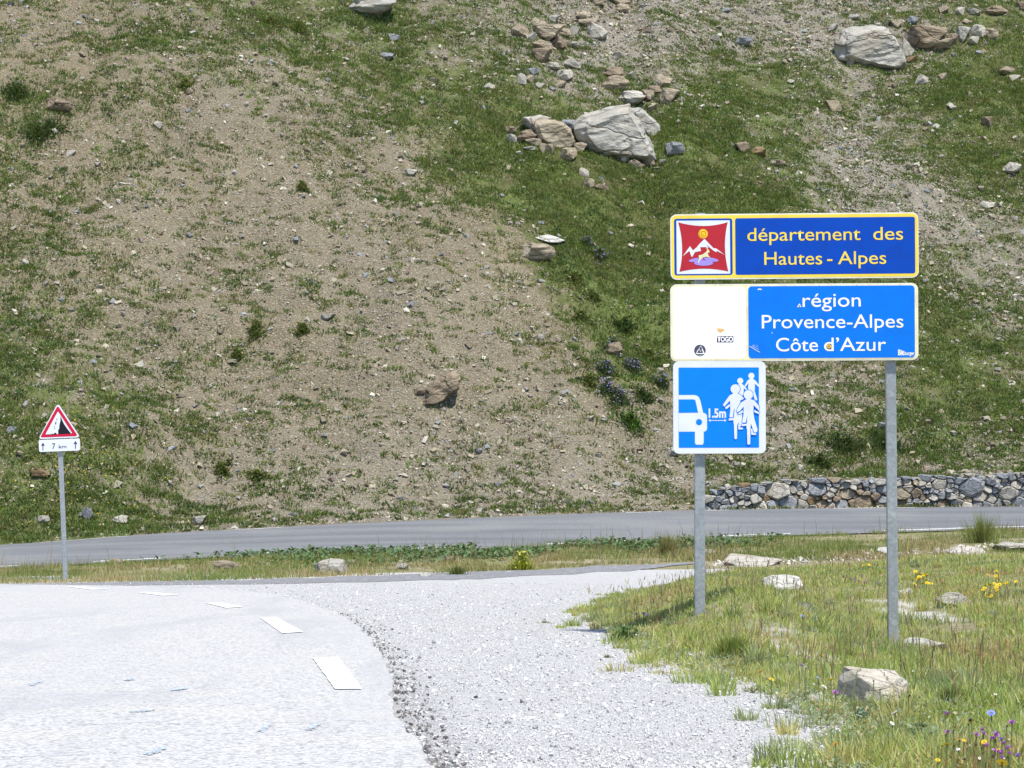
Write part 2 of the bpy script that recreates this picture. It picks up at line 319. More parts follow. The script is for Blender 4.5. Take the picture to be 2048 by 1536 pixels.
# road the camera stands on: 3 cm slab with a ragged right edge
rows = np.concatenate([np.arange(-9, 6, .5), np.arange(6, 33.5, .08)]); V = []; nc = 42
for d in rows:
    e = xroad(d)+.035*float(fbm(d*5, 1.5, 91, 5))+.03*float(vnoise(d*.9, 3., 92)); X = np.append(e-(e+15)*np.linspace(1, 0, nc-1)**1.5, e+.012); z = H(X, np.full(nc, d))+.03; z[-1] -= .05
    V.append(np.stack([X, np.full(nc, d), z], -1))
road = mesh_np('road', np.concatenate(V), grid_faces(len(rows), nc), m_asph, smooth=False); tag(road, kind='structure')
def plane_pt(px, py):
    d = 3360/(py-1069); return (px-1024)/F*d, d
def decal(name, poly, lift, mat, parent, n=26, ragged=.0):
    """a patch of paint following the ground between four corners given in photo pixels (near the plane of the road)"""
    P = [plane_pt(*p) for p in poly]; V = []
    for i in range(n):
        t = i/(n-1); a = lerp(np.array(P[0]), np.array(P[3]), t); b = lerp(np.array(P[1]), np.array(P[2]), t)
        for j in range(5):
            q = lerp(a, b, j/4)+np.array([random.uniform(-1, 1), random.uniform(-1, 1)])*ragged*(j in (0, 4) or i in (0, n-1))
            V.append((q[0], q[1], float(H(q[0], q[1]))+lift))
    return mesh_np(name, V, grid_faces(n, 5), mat, parent=parent)
for q in ([(625, 1326), (677, 1325), (724, 1391), (670, 1391)], [(520, 1242), (552, 1242), (607, 1272), (564, 1275)], [(410, 1211), (440, 1211), (486, 1220), (452, 1222)],
          [(277, 1190), (302, 1189.5), (360, 1195), (325, 1196.5)], [(135, 1177.5), (165, 1178), (217, 1183), (183, 1184)]):
    decal('road_marking', q, .036, m_line, road, ragged=.003)
def stroke(pts, wpx, parent):
    pts = np.array(pts, float); n = 26; t = np.linspace(0, len(pts)-1, n); px = np.interp(t, range(len(pts)), pts[:, 0]); py = np.interp(t, range(len(pts)), pts[:, 1])
    V = []; Fc = []; n = 40; t = np.linspace(0, len(pts)-1, n); px = np.interp(t, range(len(pts)), pts[:, 0]); py = np.interp(t, range(len(pts)), pts[:, 1])
    for i in range(n):
        for r in range(3):
            x, d = plane_pt(px[i]+random.uniform(-6, 6), py[i]+random.uniform(-1.5, 1.5)*wpx*.4); s = wpx*d/F*random.uniform(.25, .7); k = len(V); z = float(H(x, d))+.034+.0006*(i % 5)
            for a in range(6): V.append((x+s*2.2*math.cos(a*1.047)*random.uniform(.5, 1.2), d+s*1.6*math.sin(a*1.047)*random.uniform(.5, 1.2), z))
            Fc.append(list(range(k, k+6)))
    mesh_py('blue_paint_mark', V, Fc, m_bluep, parent)
for pts, wd in (([(440, 1470), (560, 1460), (680, 1454), (735, 1457)], 2.2), ([(155, 1463), (250, 1462), (345, 1455)], 2.2), ([(520, 1478), (536, 1466)], 4), ([(617, 1474), (636, 1464)], 4.5),
                ([(295, 1526), (330, 1513)], 4.5), ([(10, 1531), (150, 1527), (320, 1515)], 2.5), ([(262, 1438), (308, 1434)], 3), ([(345, 1393), (372, 1388)], 3.5), ([(62, 1382), (82, 1374)], 3), ([(252, 1372), (266, 1370)], 2.5)):
    stroke(pts, wd, road)
# dark strip of asphalt along the far side of the lay-by
nr = [(-200, 1176), (0, 1174), (200, 1173), (400, 1170.5), (650, 1167), (1000, 1157), (1200, 1146), (1330, 1136)]; fr = [(-200, 1171), (0, 1169), (200, 1166), (400, 1163), (650, 1155.5), (1000, 1143.5), (1200, 1133), (1330, 1126)]
A_ = np.array([ray(*p) for p in nr]); B_ = np.array([ray(*p) for p in fr]); A_ = np.vstack([A_, A_[-1]+(.7, .5, 0)]); B_ = np.vstack([B_, B_[-1]+(.7, -.3, 0)])
n = 160; t = np.linspace(0, len(A_)-1, n); V = []
for i in range(n):
    a = np.array([np.interp(t[i], range(len(A_)), A_[:, k]) for k in (0, 1)]); b = np.array([np.interp(t[i], range(len(B_)), B_[:, k]) for k in (0, 1)])
    a[1] += .35*float(fbm(a[0]*2.1, 1., 95)); b[1] += .3*float(fbm(a[0]*1.9, 4., 96))
    for j in range(8): q = lerp(a, b, j/7); V.append((q[0], q[1], float(H(q[0], q[1]))+.013))
strip = mesh_np('asphalt_path', V, grid_faces(n, 8), m_strip); tag(strip, kind='structure')
# the road below the hill
X = np.concatenate([np.arange(-60, -14, 1.), np.arange(-14, 15, .1), np.arange(15, 61, 1.)]); V = []; nc = 12
dn, df, zn, zr = dnear(X), dfar(X), znear(X), zfar(X)
dn = dn+.06*fbm(X*1.1, X*0, 97); df = df+.05*fbm(X*1.3, X*0+5, 98)
for j in range(nc):
    s = j/(nc-1); V.append(np.stack([X, lerp(dn, df, s), lerp(zn, zr, s)+.03*np.sin(np.pi*s)], -1))
broad = mesh_np('mountain_road', np.concatenate(V), grid_faces(nc, len(X)), m_back, smooth=True); tag(broad, kind='structure')
def roadline(px0, px1, side, mat, wd=.13, inset=.16, dist=43.):
    x0, x1 = [(p-1024)/F*dist for p in (px0, px1)]; X = np.linspace(x0, x1, 24); a, b = (dnear(X), dfar(X)) if side else (dfar(X), dnear(X))
    sg = 1 if side else -1; V = []
    for o in (inset, inset+wd):
        d = a+sg*o+.015*rng.standard_normal(24); s = np.clip((d-dnear(X))/(dfar(X)-dnear(X)), 0, 1)
        V.append(np.stack([X, d, lerp(znear(X), zfar(X), s)+.03*np.sin(np.pi*s)+.006], -1))
    mesh_np('road_marking', np.concatenate(V), grid_faces(2, 24), mat, parent=broad)
for a, b in ((-60, 88), (218, 345), (495, 640), (800, 945), (1092, 1272), (1452, 1602), (1806, 2120)): roadline(a, b, True, m_line2, .14, .2, 42.5)
for a, b in ((128, 285), (462, 572), (1255, 1330), (1415, 1470), (1690, 1860)): roadline(a, b, False, m_line2, .1, .12, 48)

# ------------------------------------------------------------------ road signs
def flat(name, loops, y, mat, parent, z_off=0):
    """polygon (first loop) with holes, in the plane of a sign face"""
    L = [[Vector((p[0], p[1], 0)) for p in lp] for lp in loops]; tri = tessellate_polygon(L); V = [(p[0], y, p[1]) for lp in loops for p in lp]
    Fc = []
    for t in tri:
        a, b, c = (V[i] for i in t); s = (b[0]-a[0])*(c[2]-a[2])-(b[2]-a[2])*(c[0]-a[0]); Fc.append(tuple(t) if s > 0 else tuple(reversed(t)))
    return mesh_py(name, V, Fc, mat, parent)
def rrect(x0, z0, x1, z1, r, n=6):
    P = []
    for cx, cz, a0 in ((x1-r, z0+r, -90), (x1-r, z1-r, 0), (x0+r, z1-r, 90), (x0+r, z0+r, 180)):
        for i in range(n+1): a = R(a0+90*i/n); P.append((cx+r*math.cos(a), cz+r*math.sin(a)))
    return P
def circ(cx, cz, r, n=20, ry=None, rot=0):
    c, s = math.cos(rot), math.sin(rot); ry = ry or r
    return [(cx+r*math.cos(a)*c-ry*math.sin(a)*s, cz+r*math.cos(a)*s+ry*math.sin(a)*c) for a in (2*math.pi*i/n for i in range(n))]
def slab(name, loop, y0, y1, mat, parent):
    n = len(loop); V = [(p[0], y0, p[1]) for p in loop]+[(p[0], y1, p[1]) for p in loop]
    return mesh_py(name, V, [tuple(range(n)), tuple(range(2*n-1, n-1, -1))]+[(i, i+n, (i+1) % n+n, (i+1) % n) for i in range(n)], mat, parent)
def offset(P, o):
    n = len(P); ar = sum(P[i][0]*P[(i+1) % n][1]-P[(i+1) % n][0]*P[i][1] for i in range(n)); sg = 1 if ar > 0 else -1; Q = []
    for i in range(n):
        a, b, c = Vector(P[i-1]), Vector(P[i]), Vector(P[(i+1) % n]); u, v = (b-a).normalized(), (c-b).normalized(); nn = Vector((u.y+v.y, -u.x-v.x))
        nn = nn.normalized() if nn.length > 1e-6 else Vector((u.y, -u.x)); Q.append(tuple(b+nn*o*sg))
    return Q
def fontmesh(s, off):
    cu = bpy.data.curves.new('lettering', 'FONT'); cu.body = s; cu.size = 1; cu.offset = off; cu.resolution_u = 5
    ob = bpy.data.objects.new('lettering', cu); C.objects.link(ob); dg = bpy.context.evaluated_depsgraph_get(); me = bpy.data.meshes.new_from_object(ob.evaluated_get(dg)); bpy.data.objects.remove(ob)
    co = np.empty(len(me.vertices)*3, np.float32); me.vertices.foreach_get('co', co); return me, co.reshape(-1, 3)
_cap = fontmesh('H', 0)[1][:, 1].max()
def text(name, s, x0, x1, zb, cap, y, mat, parent, off=.0, tilt=0):
    me, co = fontmesh(s, off); lo, hi = co[:, 0].min(), co[:, 0].max(); out = np.empty_like(co)
    xx = (co[:, 0]-lo)/(hi-lo)*(x1-x0); zz = co[:, 1]/_cap*cap; c, s_ = math.cos(tilt), math.sin(tilt)
    out[:, 0] = x0+xx*c-zz*s_; out[:, 2] = zb+xx*s_+zz*c; out[:, 1] = y; me.vertices.foreach_set('co', out.ravel()); me.materials.clear(); me.materials.append(mat); me.update()
    return link(bpy.data.objects.new(name, me), parent)
def sgn(name, c, dirt=.10): return plain(name, c, .5, .16, dirt, 7)
s_white, s_cream, s_yellow = sgn('sign_white', (.66, .69, .74), .05), sgn('sign_cream', (.78, .72, .42), .2), sgn('sign_yellow', (.80, .60, .075))
s_bright = sgn('sign_bright_white', (.93, .92, .89), .02); s_lip = sgn('sign_lip', (.74, .72, .62), .15)
s_navy, s_blue, s_azure = sgn('sign_navy', (.0005, .056, .40)), sgn('sign_blue', (.001, .165, .72)), sgn('sign_azure', (.001, .20, .88), .04)
s_red, s_crim, s_black, s_gold, s_lilac = sgn('sign_red', (.42, .022, .035)), sgn('sign_crimson', (.50, .012, .045)), sgn('sign_black', (.012, .012, .018)), sgn('sign_gold', (.85, .5, .03)), sgn('sign_lilac', (.34, .26, .80))
s_ink, s_pur, s_or, s_letter = sgn('sticker_ink', (.07, .07, .12)), sgn('sticker_purple', (.055, .035, .12)), sgn('torn_sticker', (.72, .44, .17)), sgn('sign_letter', (.86, .84, .68), .12)
s_pale = sgn('sticker_pale', (.78, .76, .70)); s_lb = sgn('sticker_blue_white', (.45, .60, .82)); s_back = plain('sign_back', (.34, .35, .36), .45, .5)
def mat_zinc():
    m = M('galvanised_steel', .5, .4); v = m.n('SeparateColor', Color=m.vor(55, out='Color')).outputs[0]
    c = m.mix(v, (.24, .265, .28), (.33, .355, .37)); c = m.mix(m.ramp(m.noise(11, 5, .7), [(.56, 0.), (.70, .7)]), c, (.46, .475, .48))
    c = m.mix(m.ramp(m.noise(3, 4, .6, vec=m.co((1, 1, .5))), [(.5, 0.), (.8, .5)]), c, (.2, .2, .19)); m.col(c); m.b.inputs['Metallic'].default_value = .25; return m.m
s_zinc = mat_zinc()
def post(w, dp, z0, z1, x, y, parent, r=.008):
    b = slab('post', rrect(x-w/2, y-dp/2, x+w/2, y+dp/2, r, 3), 0, 1, s_zinc, parent); me = b.data
    for v in me.vertices: a, t, c = v.co; v.co = (a, c, z0 if t == 0 else z1)
    bm = bmesh.new(); bm.from_mesh(me); bmesh.ops.recalc_face_normals(bm, faces=bm.faces); bm.to_mesh(me); bm.free(); return b
SC = 263.0; BX, BY = 1588.5, 1290.0; base = PW(BX, BY, 16.0)
big = empty('information_sign', base)
tag(big, 'tall two-post sign with blue département and région panels and a square cyclist panel', 'road sign')
post(.08, .04, -.7, (BY-425.5)/SC, (1400.5-BX)/SC, .045, big); pr = post(.08, .04, -.7, (BY-700)/SC, (1790-BX)/SC, .045, big)
pr.rotation_euler = (0, R(-.55), 0); pr.location.x = -.006
S = lambda px, py: ((px-BX)/SC, (BY-py)/SC)
def panel(name, x0, y0, x1, y1, r, tilt, mat_front):
    cx, cy = (x0+x1)/2, (y0+y1)/2; c = S(cx, cy)
    o = slab(name, rrect((x0-cx)/SC, (cy-y1)/SC, (x1-cx)/SC, (cy-y0)/SC, r/SC), -.022, .012, mat_front, big); o.location = (c[0], 0, c[1]); o.rotation_euler = (0, R(tilt), 0)
    return o, (lambda px, py: ((px-cx)/SC, (cy-py)/SC))
def clamps(o, f, xs_, ys_):
    for x in xs_:
        for y in ys_: a = f(x-14, y+4); b = f(x+14, y-4); slab('bracket', rrect(a[0], a[1], b[0], b[1], .004, 2), .012, .03, s_zinc, o)
Y0 = -.022
def L(k): return Y0-.0012*k
def ring(name, a, b, y, mat, parent): return flat(name, [a, list(reversed(b))], y, mat, parent)
def rr(f, x0, y0, x1, y1, r): a = f(x0, y1); b = f(x1, y0); return rrect(a[0], a[1], b[0], b[1], r/SC)
# --- département panel
p1, f = panel('department_panel', 1340.6, 427, 1836, 557.5, 13, -.5, s_lip); clamps(p1, f, (1400, 1790), (452, 535))
flat('yellow_border', [rr(f, 1342.6, 429.5, 1834.5, 555, 11)], L(1), s_yellow, p1)
flat('blue_field', [rr(f, 1470, 436, 1829, 549, 4)], L(2), s_navy, p1); flat('emblem_frame', [rr(f, 1348, 436, 1464.3, 549, 5)], L(2), s_navy, p1)
flat('emblem_background', [rr(f, 1352.6, 440, 1459.4, 546.5, .6)], L(3), s_white, p1)
e = lambda x, y: f(1330+x/10.24, 420+y/10.24-.9+(x-750)/10.24*.008)
def curve(a, m, b, n=10): return [tuple((1-t)**2*a[k]+2*t*(1-t)*(2*m[k]-.5*(a[k]+b[k]))+t*t*b[k] for k in (0, 1)) for t in (i/n for i in range(n))]
cs = [(270, 250), (1283, 245), (1285, 1255), (285, 1262)]; ms = [(790, 325), (1220, 740), (780, 1198), (345, 760)]
flat('emblem_red_field', [[e(*q) for k in range(4) for q in curve(cs[k], ms[k], cs[(k+1) % 4])]], L(4), s_red, p1)
flat('emblem_sun', [[e(*q) for q in circ(775, 485, 97, 22)]], L(5), s_gold, p1)
sp = [(775+r*math.cos(a), 485+r*math.sin(a)) for r, a in ((18+62*i/30, .5+i*.32) for i in range(31))]; sp2 = [(775+(r+9)*math.cos(a), 485+(r+9)*math.sin(a)) for r, a in ((18+62*i/30, .5+i*.32) for i in range(31))]
mesh_py('emblem_sun_spiral', [(e(*q)[0], L(6), e(*q)[1]) for q in sp+sp2], [(i, i+1, i+32, i+31) for i in range(30)], plain('sun_line', (.3, .11, .01), dirt=0), p1)
flat('emblem_mountain', [[e(*q) for q in [(355, 945), (505, 738), (565, 825), (640, 765), (700, 690), (805, 590), (900, 690), (985, 780), (1040, 785), (1215, 918), (1052, 832), (1042, 862), (985, 830), (850, 718), (885, 782), (820, 757), (712, 760), (730, 835), (605, 860), (548, 960), (528, 940), (500, 850), (480, 842)]]], L(5), s_white, p1)
for cx_, cy_, rx_, ry_, ro in ((630, 1018, 152, 36, -.16), (935, 1012, 150, 38, .16), (782, 1082, 195, 56, 0)):
    flat('emblem_petal', [[e(*q) for q in circ(cx_, cy_, rx_, 20, ry_, ro)]], L(5)-.0004*(cx_ == 782)-.0002*(cx_ == 935), s_lilac, p1)
flat('emblem_chamois', [[e(*q) for q in [(660, 1098), (690, 1000), (680, 928), (760, 908), (835, 855), (858, 808), (850, 792), (818, 778), (856, 782), (872, 800), (902, 842), (902, 866), (866, 876), (884, 930), (937, 1002), (880, 962), (830, 955), (765, 972), (712, 1020), (680, 1080)]]], L(7), s_cream, p1)
text('lettering', 'département', *[f(x, 0)[0] for x in (1494, 1720)], f(0, 481.5)[1], 25.5/SC, L(4), s_yellow, p1, .002)
text('lettering', 'des', *[f(x, 0)[0] for x in (1745.5, 1805)], f(0, 481.5)[1], 25.5/SC, L(4), s_yellow, p1, .002)
for s_, xa, xb in (('Hautes', 1527.5, 1643), ('-', 1653, 1663.5), ('Alpes', 1674.5, 1771)): text('lettering', s_, f(xa, 0)[0], f(xb, 0)[0], f(0, 529.5)[1], 25.5/SC, L(4), s_yellow, p1, .002)
# --- région panel
p2, f = panel('region_panel', 1340.6, 567.5, 1835.5, 721.5, 13, -.35, s_lip); clamps(p2, f, (1400, 1790), (590, 697))
flat('cream_border', [rr(f, 1342.3, 569.5, 1834, 719.5, 12)], L(1), s_cream, p2); flat('white_field', [rr(f, 1345.5, 572.5, 1490.5, 716.5, 9)], L(2), s_bright, p2)
flat('pale_blue_edge', [rr(f, 1494.6, 571, 1829.6, 717.5, 8)], L(2), s_pale, p2); flat('blue_field', [rr(f, 1496, 572.3, 1828.4, 716.3, 7)], L(3), s_blue, p2)
text('lettering', 'région', *[f(x, 0)[0] for x in (1604.5, 1720.5)], f(0, 614)[1], 27/SC, L(4), s_letter, p2, .001)
text('lettering', 'Provence-Alpes', *[f(x, 0)[0] for x in (1522.8, 1805.5)], f(0, 656.5)[1], 26.5/SC, L(4), s_letter, p2, .001)
for s_, xa, xb in (('Côte', 1551, 1634.5), ('d’Azur', 1647, 1770.6)): text('lettering', s_, f(xa, 0)[0], f(xb, 0)[0], f(0, 702.5)[1], 26.5/SC, L(4), s_letter, p2, .001)
def box_text(s, x0, y0, x1, y1): flat('sticker', [rr(f, x0, y0, x1, y1, .3)], L(3), s_pur, p2); text('sticker_lettering', s, f(x0+.9, 0)[0], f(x1-.9, 0)[0], f(0, y1-1.7)[1], (y1-y0-3.4)/SC, L(4), s_bright, p2, .035)
box_text('TOGO', 1433, 671.5, 1466, 684)
flat('sticker', [[f(*q) for q in circ(1399, 699.8, 11.7, 24)]], L(3), s_ink, p2)
g_ = lambda x, y: f(1330+x/8.9, 560+y/8.9)
def pl(name, pts, wd, mat, k, par, g=g_):
    V = []; n = len(pts)
    for i, q in enumerate(pts):
        a = Vector(pts[max(i-1, 0)]); b = Vector(pts[min(i+1, n-1)]); t = (b-a).normalized(); nn = Vector((-t.y, t.x))*wd/2
        for s in (1, -1): r = g(q[0]+nn.x*s, q[1]+nn.y*s); V.append((r[0], L(k), r[1]))
    mesh_py(name, V, [(2*i, 2*i+1, 2*i+3, 2*i+2) for i in range(n-1)], mat, par)
pl('sticker_lines', [(540, 1310), (632, 1158), (700, 1318)], 9, s_bright, 4, p2); pl('sticker_lines', [(560, 1268), (598, 1215), (620, 1265), (650, 1220), (680, 1290)], 13, s_bright, 5, p2); pl('sticker_lines', [(545, 1290), (580, 1300), (690, 1300)], 14, s_bright, 6, p2); pl('sticker_lines', [(560, 1325), (620, 1335), (660, 1322)], 5, s_bright, 4, p2)
flat('torn_sticker', [[g_(*q) for q in [(900, 845), (935, 855), (965, 850), (1000, 862), (1020, 850), (1030, 870), (1062, 878), (1040, 900), (1000, 920), (985, 935), (950, 915), (920, 905), (935, 880)]]], L(3), s_or, p2)
for q in ([(890, 1195), (950, 1178), (1010, 1172), (1070, 1178), (1125, 1195)], [(920, 1240), (1100, 1240)], [(930, 1312), (1000, 1326), (1085, 1312)]): pl('faded_sticker', q, 7, sgn('faded', (.74, .73, .71)), 3, p2)
pl('scuff_mark', [(755, 460), (790, 490), (840, 485), (850, 470)], 8, s_pale, 3, p2)
pl('scuff_mark', [(1645, 172), (1665, 160), (1700, 162), (1715, 172)], 16, s_bright, 4, p2); pl('scuff_mark', [(1895, 925), (1900, 960)], 10, s_lb, 4, p2)
pl('sticker_lines', [(1540, 1185), (1575, 1150), (1595, 1185), (1625, 1155), (1650, 1240), (1560, 1180)], 9, s_lb, 4, p2); pl('sticker_lines', [(1495, 1175), (1560, 1215), (1620, 1255), (1680, 1285)], 13, s_lb, 5, p2)
flat('sticker', [[f(*q) for q in [(1593.5, 614.2), (1602, 614.2), (1598.2, 607)]]], L(4), s_letter, p2); flat('sticker', [[f(*q) for q in [(1596, 613), (1600, 613), (1598, 610)]]], L(5), s_ink, p2)
flat('sticker', [[f(*q) for q in circ(1656.6, 693.3, 5.2, 18)]], L(5), s_ink, p2); flat('sticker', [[f(*q) for q in circ(1656.6, 693.3, 4, 18)]], L(6), s_gold, p2); flat('sticker', [[f(*q) for q in circ(1656.6, 693.3, 1.6, 12)]], L(7), s_ink, p2)
text('sticker_lettering', 'Bit', f(1794.5, 0)[0], f(1806.5, 0)[0], f(0, 711.5)[1], 10.5/SC, L(4), s_letter, p2, .03); text('sticker_lettering', 'burger', f(1807.3, 0)[0], f(1827, 0)[0], f(0, 711.5)[1], 7.4/SC, L(4), s_letter, p2, .02)
pl('sticker_lines', [(4290-80, 1245), (4330, 1240)], 6, s_lb, 4, p2, lambda x, y: f(1812+(x-4210)/8.9, 701.5))
for x in range(1352, 1830, 1):      # cracks in the cream edging
    if random.random() < .10:
        for y in ((569.6, 571.6), (717.2, 719.4)):
            if random.random() < .6: pl('crack', [(x, y[0]), (x+random.uniform(-.6, .6), y[1])], .45, s_back, 4, p2, f)
# --- cyclist panel
p3, f = panel('cyclist_panel', 1346.2, 722.6, 1530.8, 906.8, 11, -.15, s_white); clamps(p3, f, (1400,), (745, 885))
k_ = lambda q: f(1320+q[0]/6.98, 700+q[1]/6.98)
flat('blue_field', [rr(f, 1356.8, 735, 1517.2, 895.2, 1.6)], L(1), s_azure, p3)
def shape(name, pts, k, mat): return flat(name, [[k_(q) for q in pts]], L(k), mat, p3)
shape('car_symbol', [(256, 628), (480, 628), (515, 638), (540, 660), (560, 710), (598, 875), (630, 885), (652, 915), (652, 1100), (635, 1130), (605, 1140), (605, 1290), (590, 1320), (500, 1320), (483, 1295), (483, 1138), (256, 1138)], 2, s_white)
shape('car_window', [(258, 688), (465, 688), (490, 700), (528, 872), (258, 875)], 3, s_azure); shape('car_headlamp', circ(540, 1005, 43), 3, s_azure)
def rider(polys, k, outline):
    for q in polys:
        if outline: shape('rider_outline', offset(q, 8), k, s_azure)
        k2 = k+.5 if outline else k; shape('rider_symbol', q, k2, s_white); k += .04
rider([circ(1272, 362, 43), [(1258, 398), (1288, 398), (1330, 430), (1377, 490), (1377, 522), (1320, 470), (1318, 580), (1355, 690), (1340, 708), (1320, 700), (1290, 600), (1225, 560), (1230, 460), (1190, 515), (1175, 500), (1215, 430)]], 2, False)
rider([circ(1116, 432, 42), [(1102, 468), (1132, 468), (1150, 482), (1185, 515), (1212, 552), (1195, 562), (1165, 530), (1162, 640), (1090, 610), (1085, 490)]], 3, False)
rider([[(1075, 800), (1140, 890), (1140, 1000), (1165, 1058), (1110, 1062), (1075, 960)], [(903, 800), (965, 755), (975, 782), (930, 820), (910, 822)], [(955, 955), (1025, 948), (1025, 976), (992, 980), (955, 986)], [(1085, 1035), (1108, 1050), (1112, 1082), (1152, 1085), (1150, 1108), (1090, 1108)],
       [(1018, 590), (1078, 590), (1082, 608), (1130, 635), (1170, 680), (1115, 705), (1112, 830), (1065, 880), (1078, 960), (1092, 1020), (1070, 1045), (1068, 1235), (1050, 1246), (1033, 1235), (1026, 1040), (1018, 1000), (1036, 822), (1026, 822), (1010, 938), (975, 942), (965, 930), (978, 820), (972, 705), (935, 745), (895, 788), (878, 780), (875, 762), (925, 690), (960, 640), (1016, 608)], circ(1047, 545, 66, 26)], 4, True)
rider([[(1085, 885), (1145, 840), (1158, 868), (1100, 900)], [(1310, 835), (1377, 872), (1377, 897), (1310, 868)], [(1135, 1035), (1205, 1030), (1205, 1052), (1165, 1060), (1135, 1060)], [(1262, 1095), (1280, 1100), (1290, 1155), (1335, 1160), (1332, 1185), (1268, 1182)],
       [(1202, 672), (1255, 672), (1262, 688), (1310, 705), (1350, 750), (1377, 790), (1377, 850), (1330, 800), (1300, 770), (1297, 880), (1310, 960), (1355, 1110), (1345, 1145), (1310, 1150), (1298, 1130), (1262, 1025), (1255, 1090), (1252, 1310), (1230, 1322), (1212, 1312), (1208, 1110), (1200, 1080), (1206, 1020), (1214, 905), (1190, 1010), (1150, 1018), (1140, 1000), (1160, 900), (1162, 790), (1110, 850), (1075, 868), (1060, 850), (1090, 790), (1130, 730), (1198, 690)], circ(1228, 625, 64, 26)], 6, True)
a, b = k_((675, 940)), k_((917, 940)); text('lettering', '1.5m', a[0], b[0], a[1], 118/6.98/SC, L(2), s_white, p3, .035)
shape('distance_arrow', [(672, 982), (700, 962), (700, 978), (895, 978), (895, 962), (922, 982), (895, 1002), (895, 987), (700, 987), (700, 1002)], 2, s_white)

# --- falling rocks sign
bl = ray(130.2, 1163); wsn = empty('falling_rocks_sign', bl); tag(wsn, 'small leaning red triangle falling rocks sign with 7 km plate beside the road', 'road sign')
wsn.rotation_euler = (0, R(-2.3), 0); scl = bl[1]/36.0
def W(cx, cy):
    th = R(2.3); dx, dz = (cx-308)/449*scl, (1425-cy)/449*scl; return (dx*math.cos(th)+dz*math.sin(th), -dx*math.sin(th)+dz*math.cos(th))
def rtri(hw, zb, za, r, n=5):
    P = [Vector((-hw, zb)), Vector((hw, zb)), Vector((0, za))]; out = []
    for i in range(3):
        a, b, c = P[i-1], P[i], P[(i+1) % 3]; u, v = (a-b).normalized(), (c-b).normalized(); ang = u.angle(v); s = r/math.tan(ang/2); p, q = b+u*s, b+v*s
        for j in range(n+1): t = j/n; out.append(tuple((1-t)**2*p+2*t*(1-t)*b+t*t*q))
    return out
post(.08, .04, -.5, 2.95*scl, 0, .045, wsn)
tp = slab('triangle_panel', rtri(.355*scl, 2.455*scl, 3.05*scl, .035), -.022, .012, s_white, wsn); tp.location = (0, 0, 0)
ring('red_border', rtri(.325*scl, 2.478*scl, 3.015*scl, .025), rtri(.232*scl, 2.528*scl, 2.918*scl, .012), L(1.5), s_crim, tp)
wf = lambda P: [W(*q) for q in P]
flat('cliff_symbol', [wf([(275, 155), (290, 190), (302, 215), (330, 255), (357, 289), (258, 293), (257, 262), (265, 250), (268, 215), (275, 190)])], L(2.5), s_black, tp)
flat('ground_symbol', [wf([(165, 301), (168, 297), (205, 294), (212, 287), (220, 294), (232, 281), (246, 285), (240, 296)])], L(2.5), s_black, tp)
for q in ([(246, 172), (251, 172), (249, 186), (244, 186)], [(236, 198), (244, 196), (242, 214), (233, 220)], [(226, 232), (231, 230), (230, 238), (226, 238)], [(228, 246), (233, 246), (231, 254), (227, 252)]): flat('rock_symbol', [wf(q)], L(2.5), s_black, tp)
pp = slab('distance_plate', rrect(-.35*scl, 2.232*scl, .35*scl, 2.437*scl, .03), -.022, .012, s_white, wsn)
def wtext(s, x0, x1, yb, cap): a, b = W(x0, yb), W(x1, yb); text('lettering', s, a[0], b[0], a[1], cap/449*scl, L(1.5), s_pur, pp, .01)
wtext('7', 211, 237, 406, 42); wtext('km', 262, 321, 402, 26)
for cx_, cy_ in ((140, 388), (390, 375)): flat('arrow_symbol', [wf([(cx_-3.5, cy_+30), (cx_-3.5, cy_-8), (cx_-13, cy_-5), (cx_-13, cy_-10), (cx_, cy_-31), (cx_+13, cy_-10), (cx_+13, cy_-5), (cx_+3.5, cy_-8), (cx_+3.5, cy_+30)])], L(1.5), s_pur, pp)
for o in list(tp.children)+list(pp.children): o.location.y = 0

# ------------------------------------------------------------------ stones
def hull(seed, n=15, sub=0, disp=.08, flatness=.5, size=1.0):
    rd = random.Random(seed); bm = bmesh.new()
    for i in range(n):
        v = Vector((rd.gauss(0, 1), rd.gauss(0, 1), rd.gauss(0, 1))).normalized(); m_ = max(abs(v.x), abs(v.y), abs(v.z)); v = v.lerp(v/m_, flatness)*rd.uniform(.78, 1.05); bm.verts.new(v*.5)
    r = bmesh.ops.convex_hull(bm, input=bm.verts); bmesh.ops.delete(bm, geom=list({g for g in r['geom_interior']+r['geom_unused'] if isinstance(g, bmesh.types.BMVert)}), context='VERTS')
    if sub:
        bmesh.ops.bevel(bm, geom=list(bm.edges), offset=.018, segments=1, affect='EDGES', clamp_overlap=True); bmesh.ops.triangulate(bm, faces=bm.faces)
        for k in range(sub):
            bmesh.ops.subdivide_edges(bm, edges=[e_ for e_ in bm.edges if e_.calc_length() > .05*2**(sub-1-k)], cuts=1, use_grid_fill=True); bmesh.ops.triangulate(bm, faces=[f_ for f_ in bm.faces if len(f_.verts) > 3])
        bm.normal_update(); of = Vector((seed*3.7 % 50, seed*1.3 % 50, 0))
        mv = [(v, v.normal*(mnoise.fractal(v.co*3.2+of, 1, 2, 5)*disp*.55-disp*abs(mnoise.noise(Vector((v.co.x*2, v.co.y*2, v.co.z*6+v.co.x*2))+of))*.5)) for v in bm.verts]
        for v, d in mv: v.co += d
    lo = [min(v.co[k] for v in bm.verts) for k in range(3)]; hi = [max(v.co[k] for v in bm.verts) for k in range(3)]
    for v in bm.verts: v.co = [(v.co[k]-(lo[k]+hi[k])/2)/(hi[k]-lo[k]) for k in range(3)]
    bmesh.ops.recalc_face_normals(bm, faces=bm.faces); me = bpy.data.meshes.new('rock'); bm.to_mesh(me); bm.free(); return me
VAR = [hull(100+i, 13, 0, 0, .55) for i in range(14)]
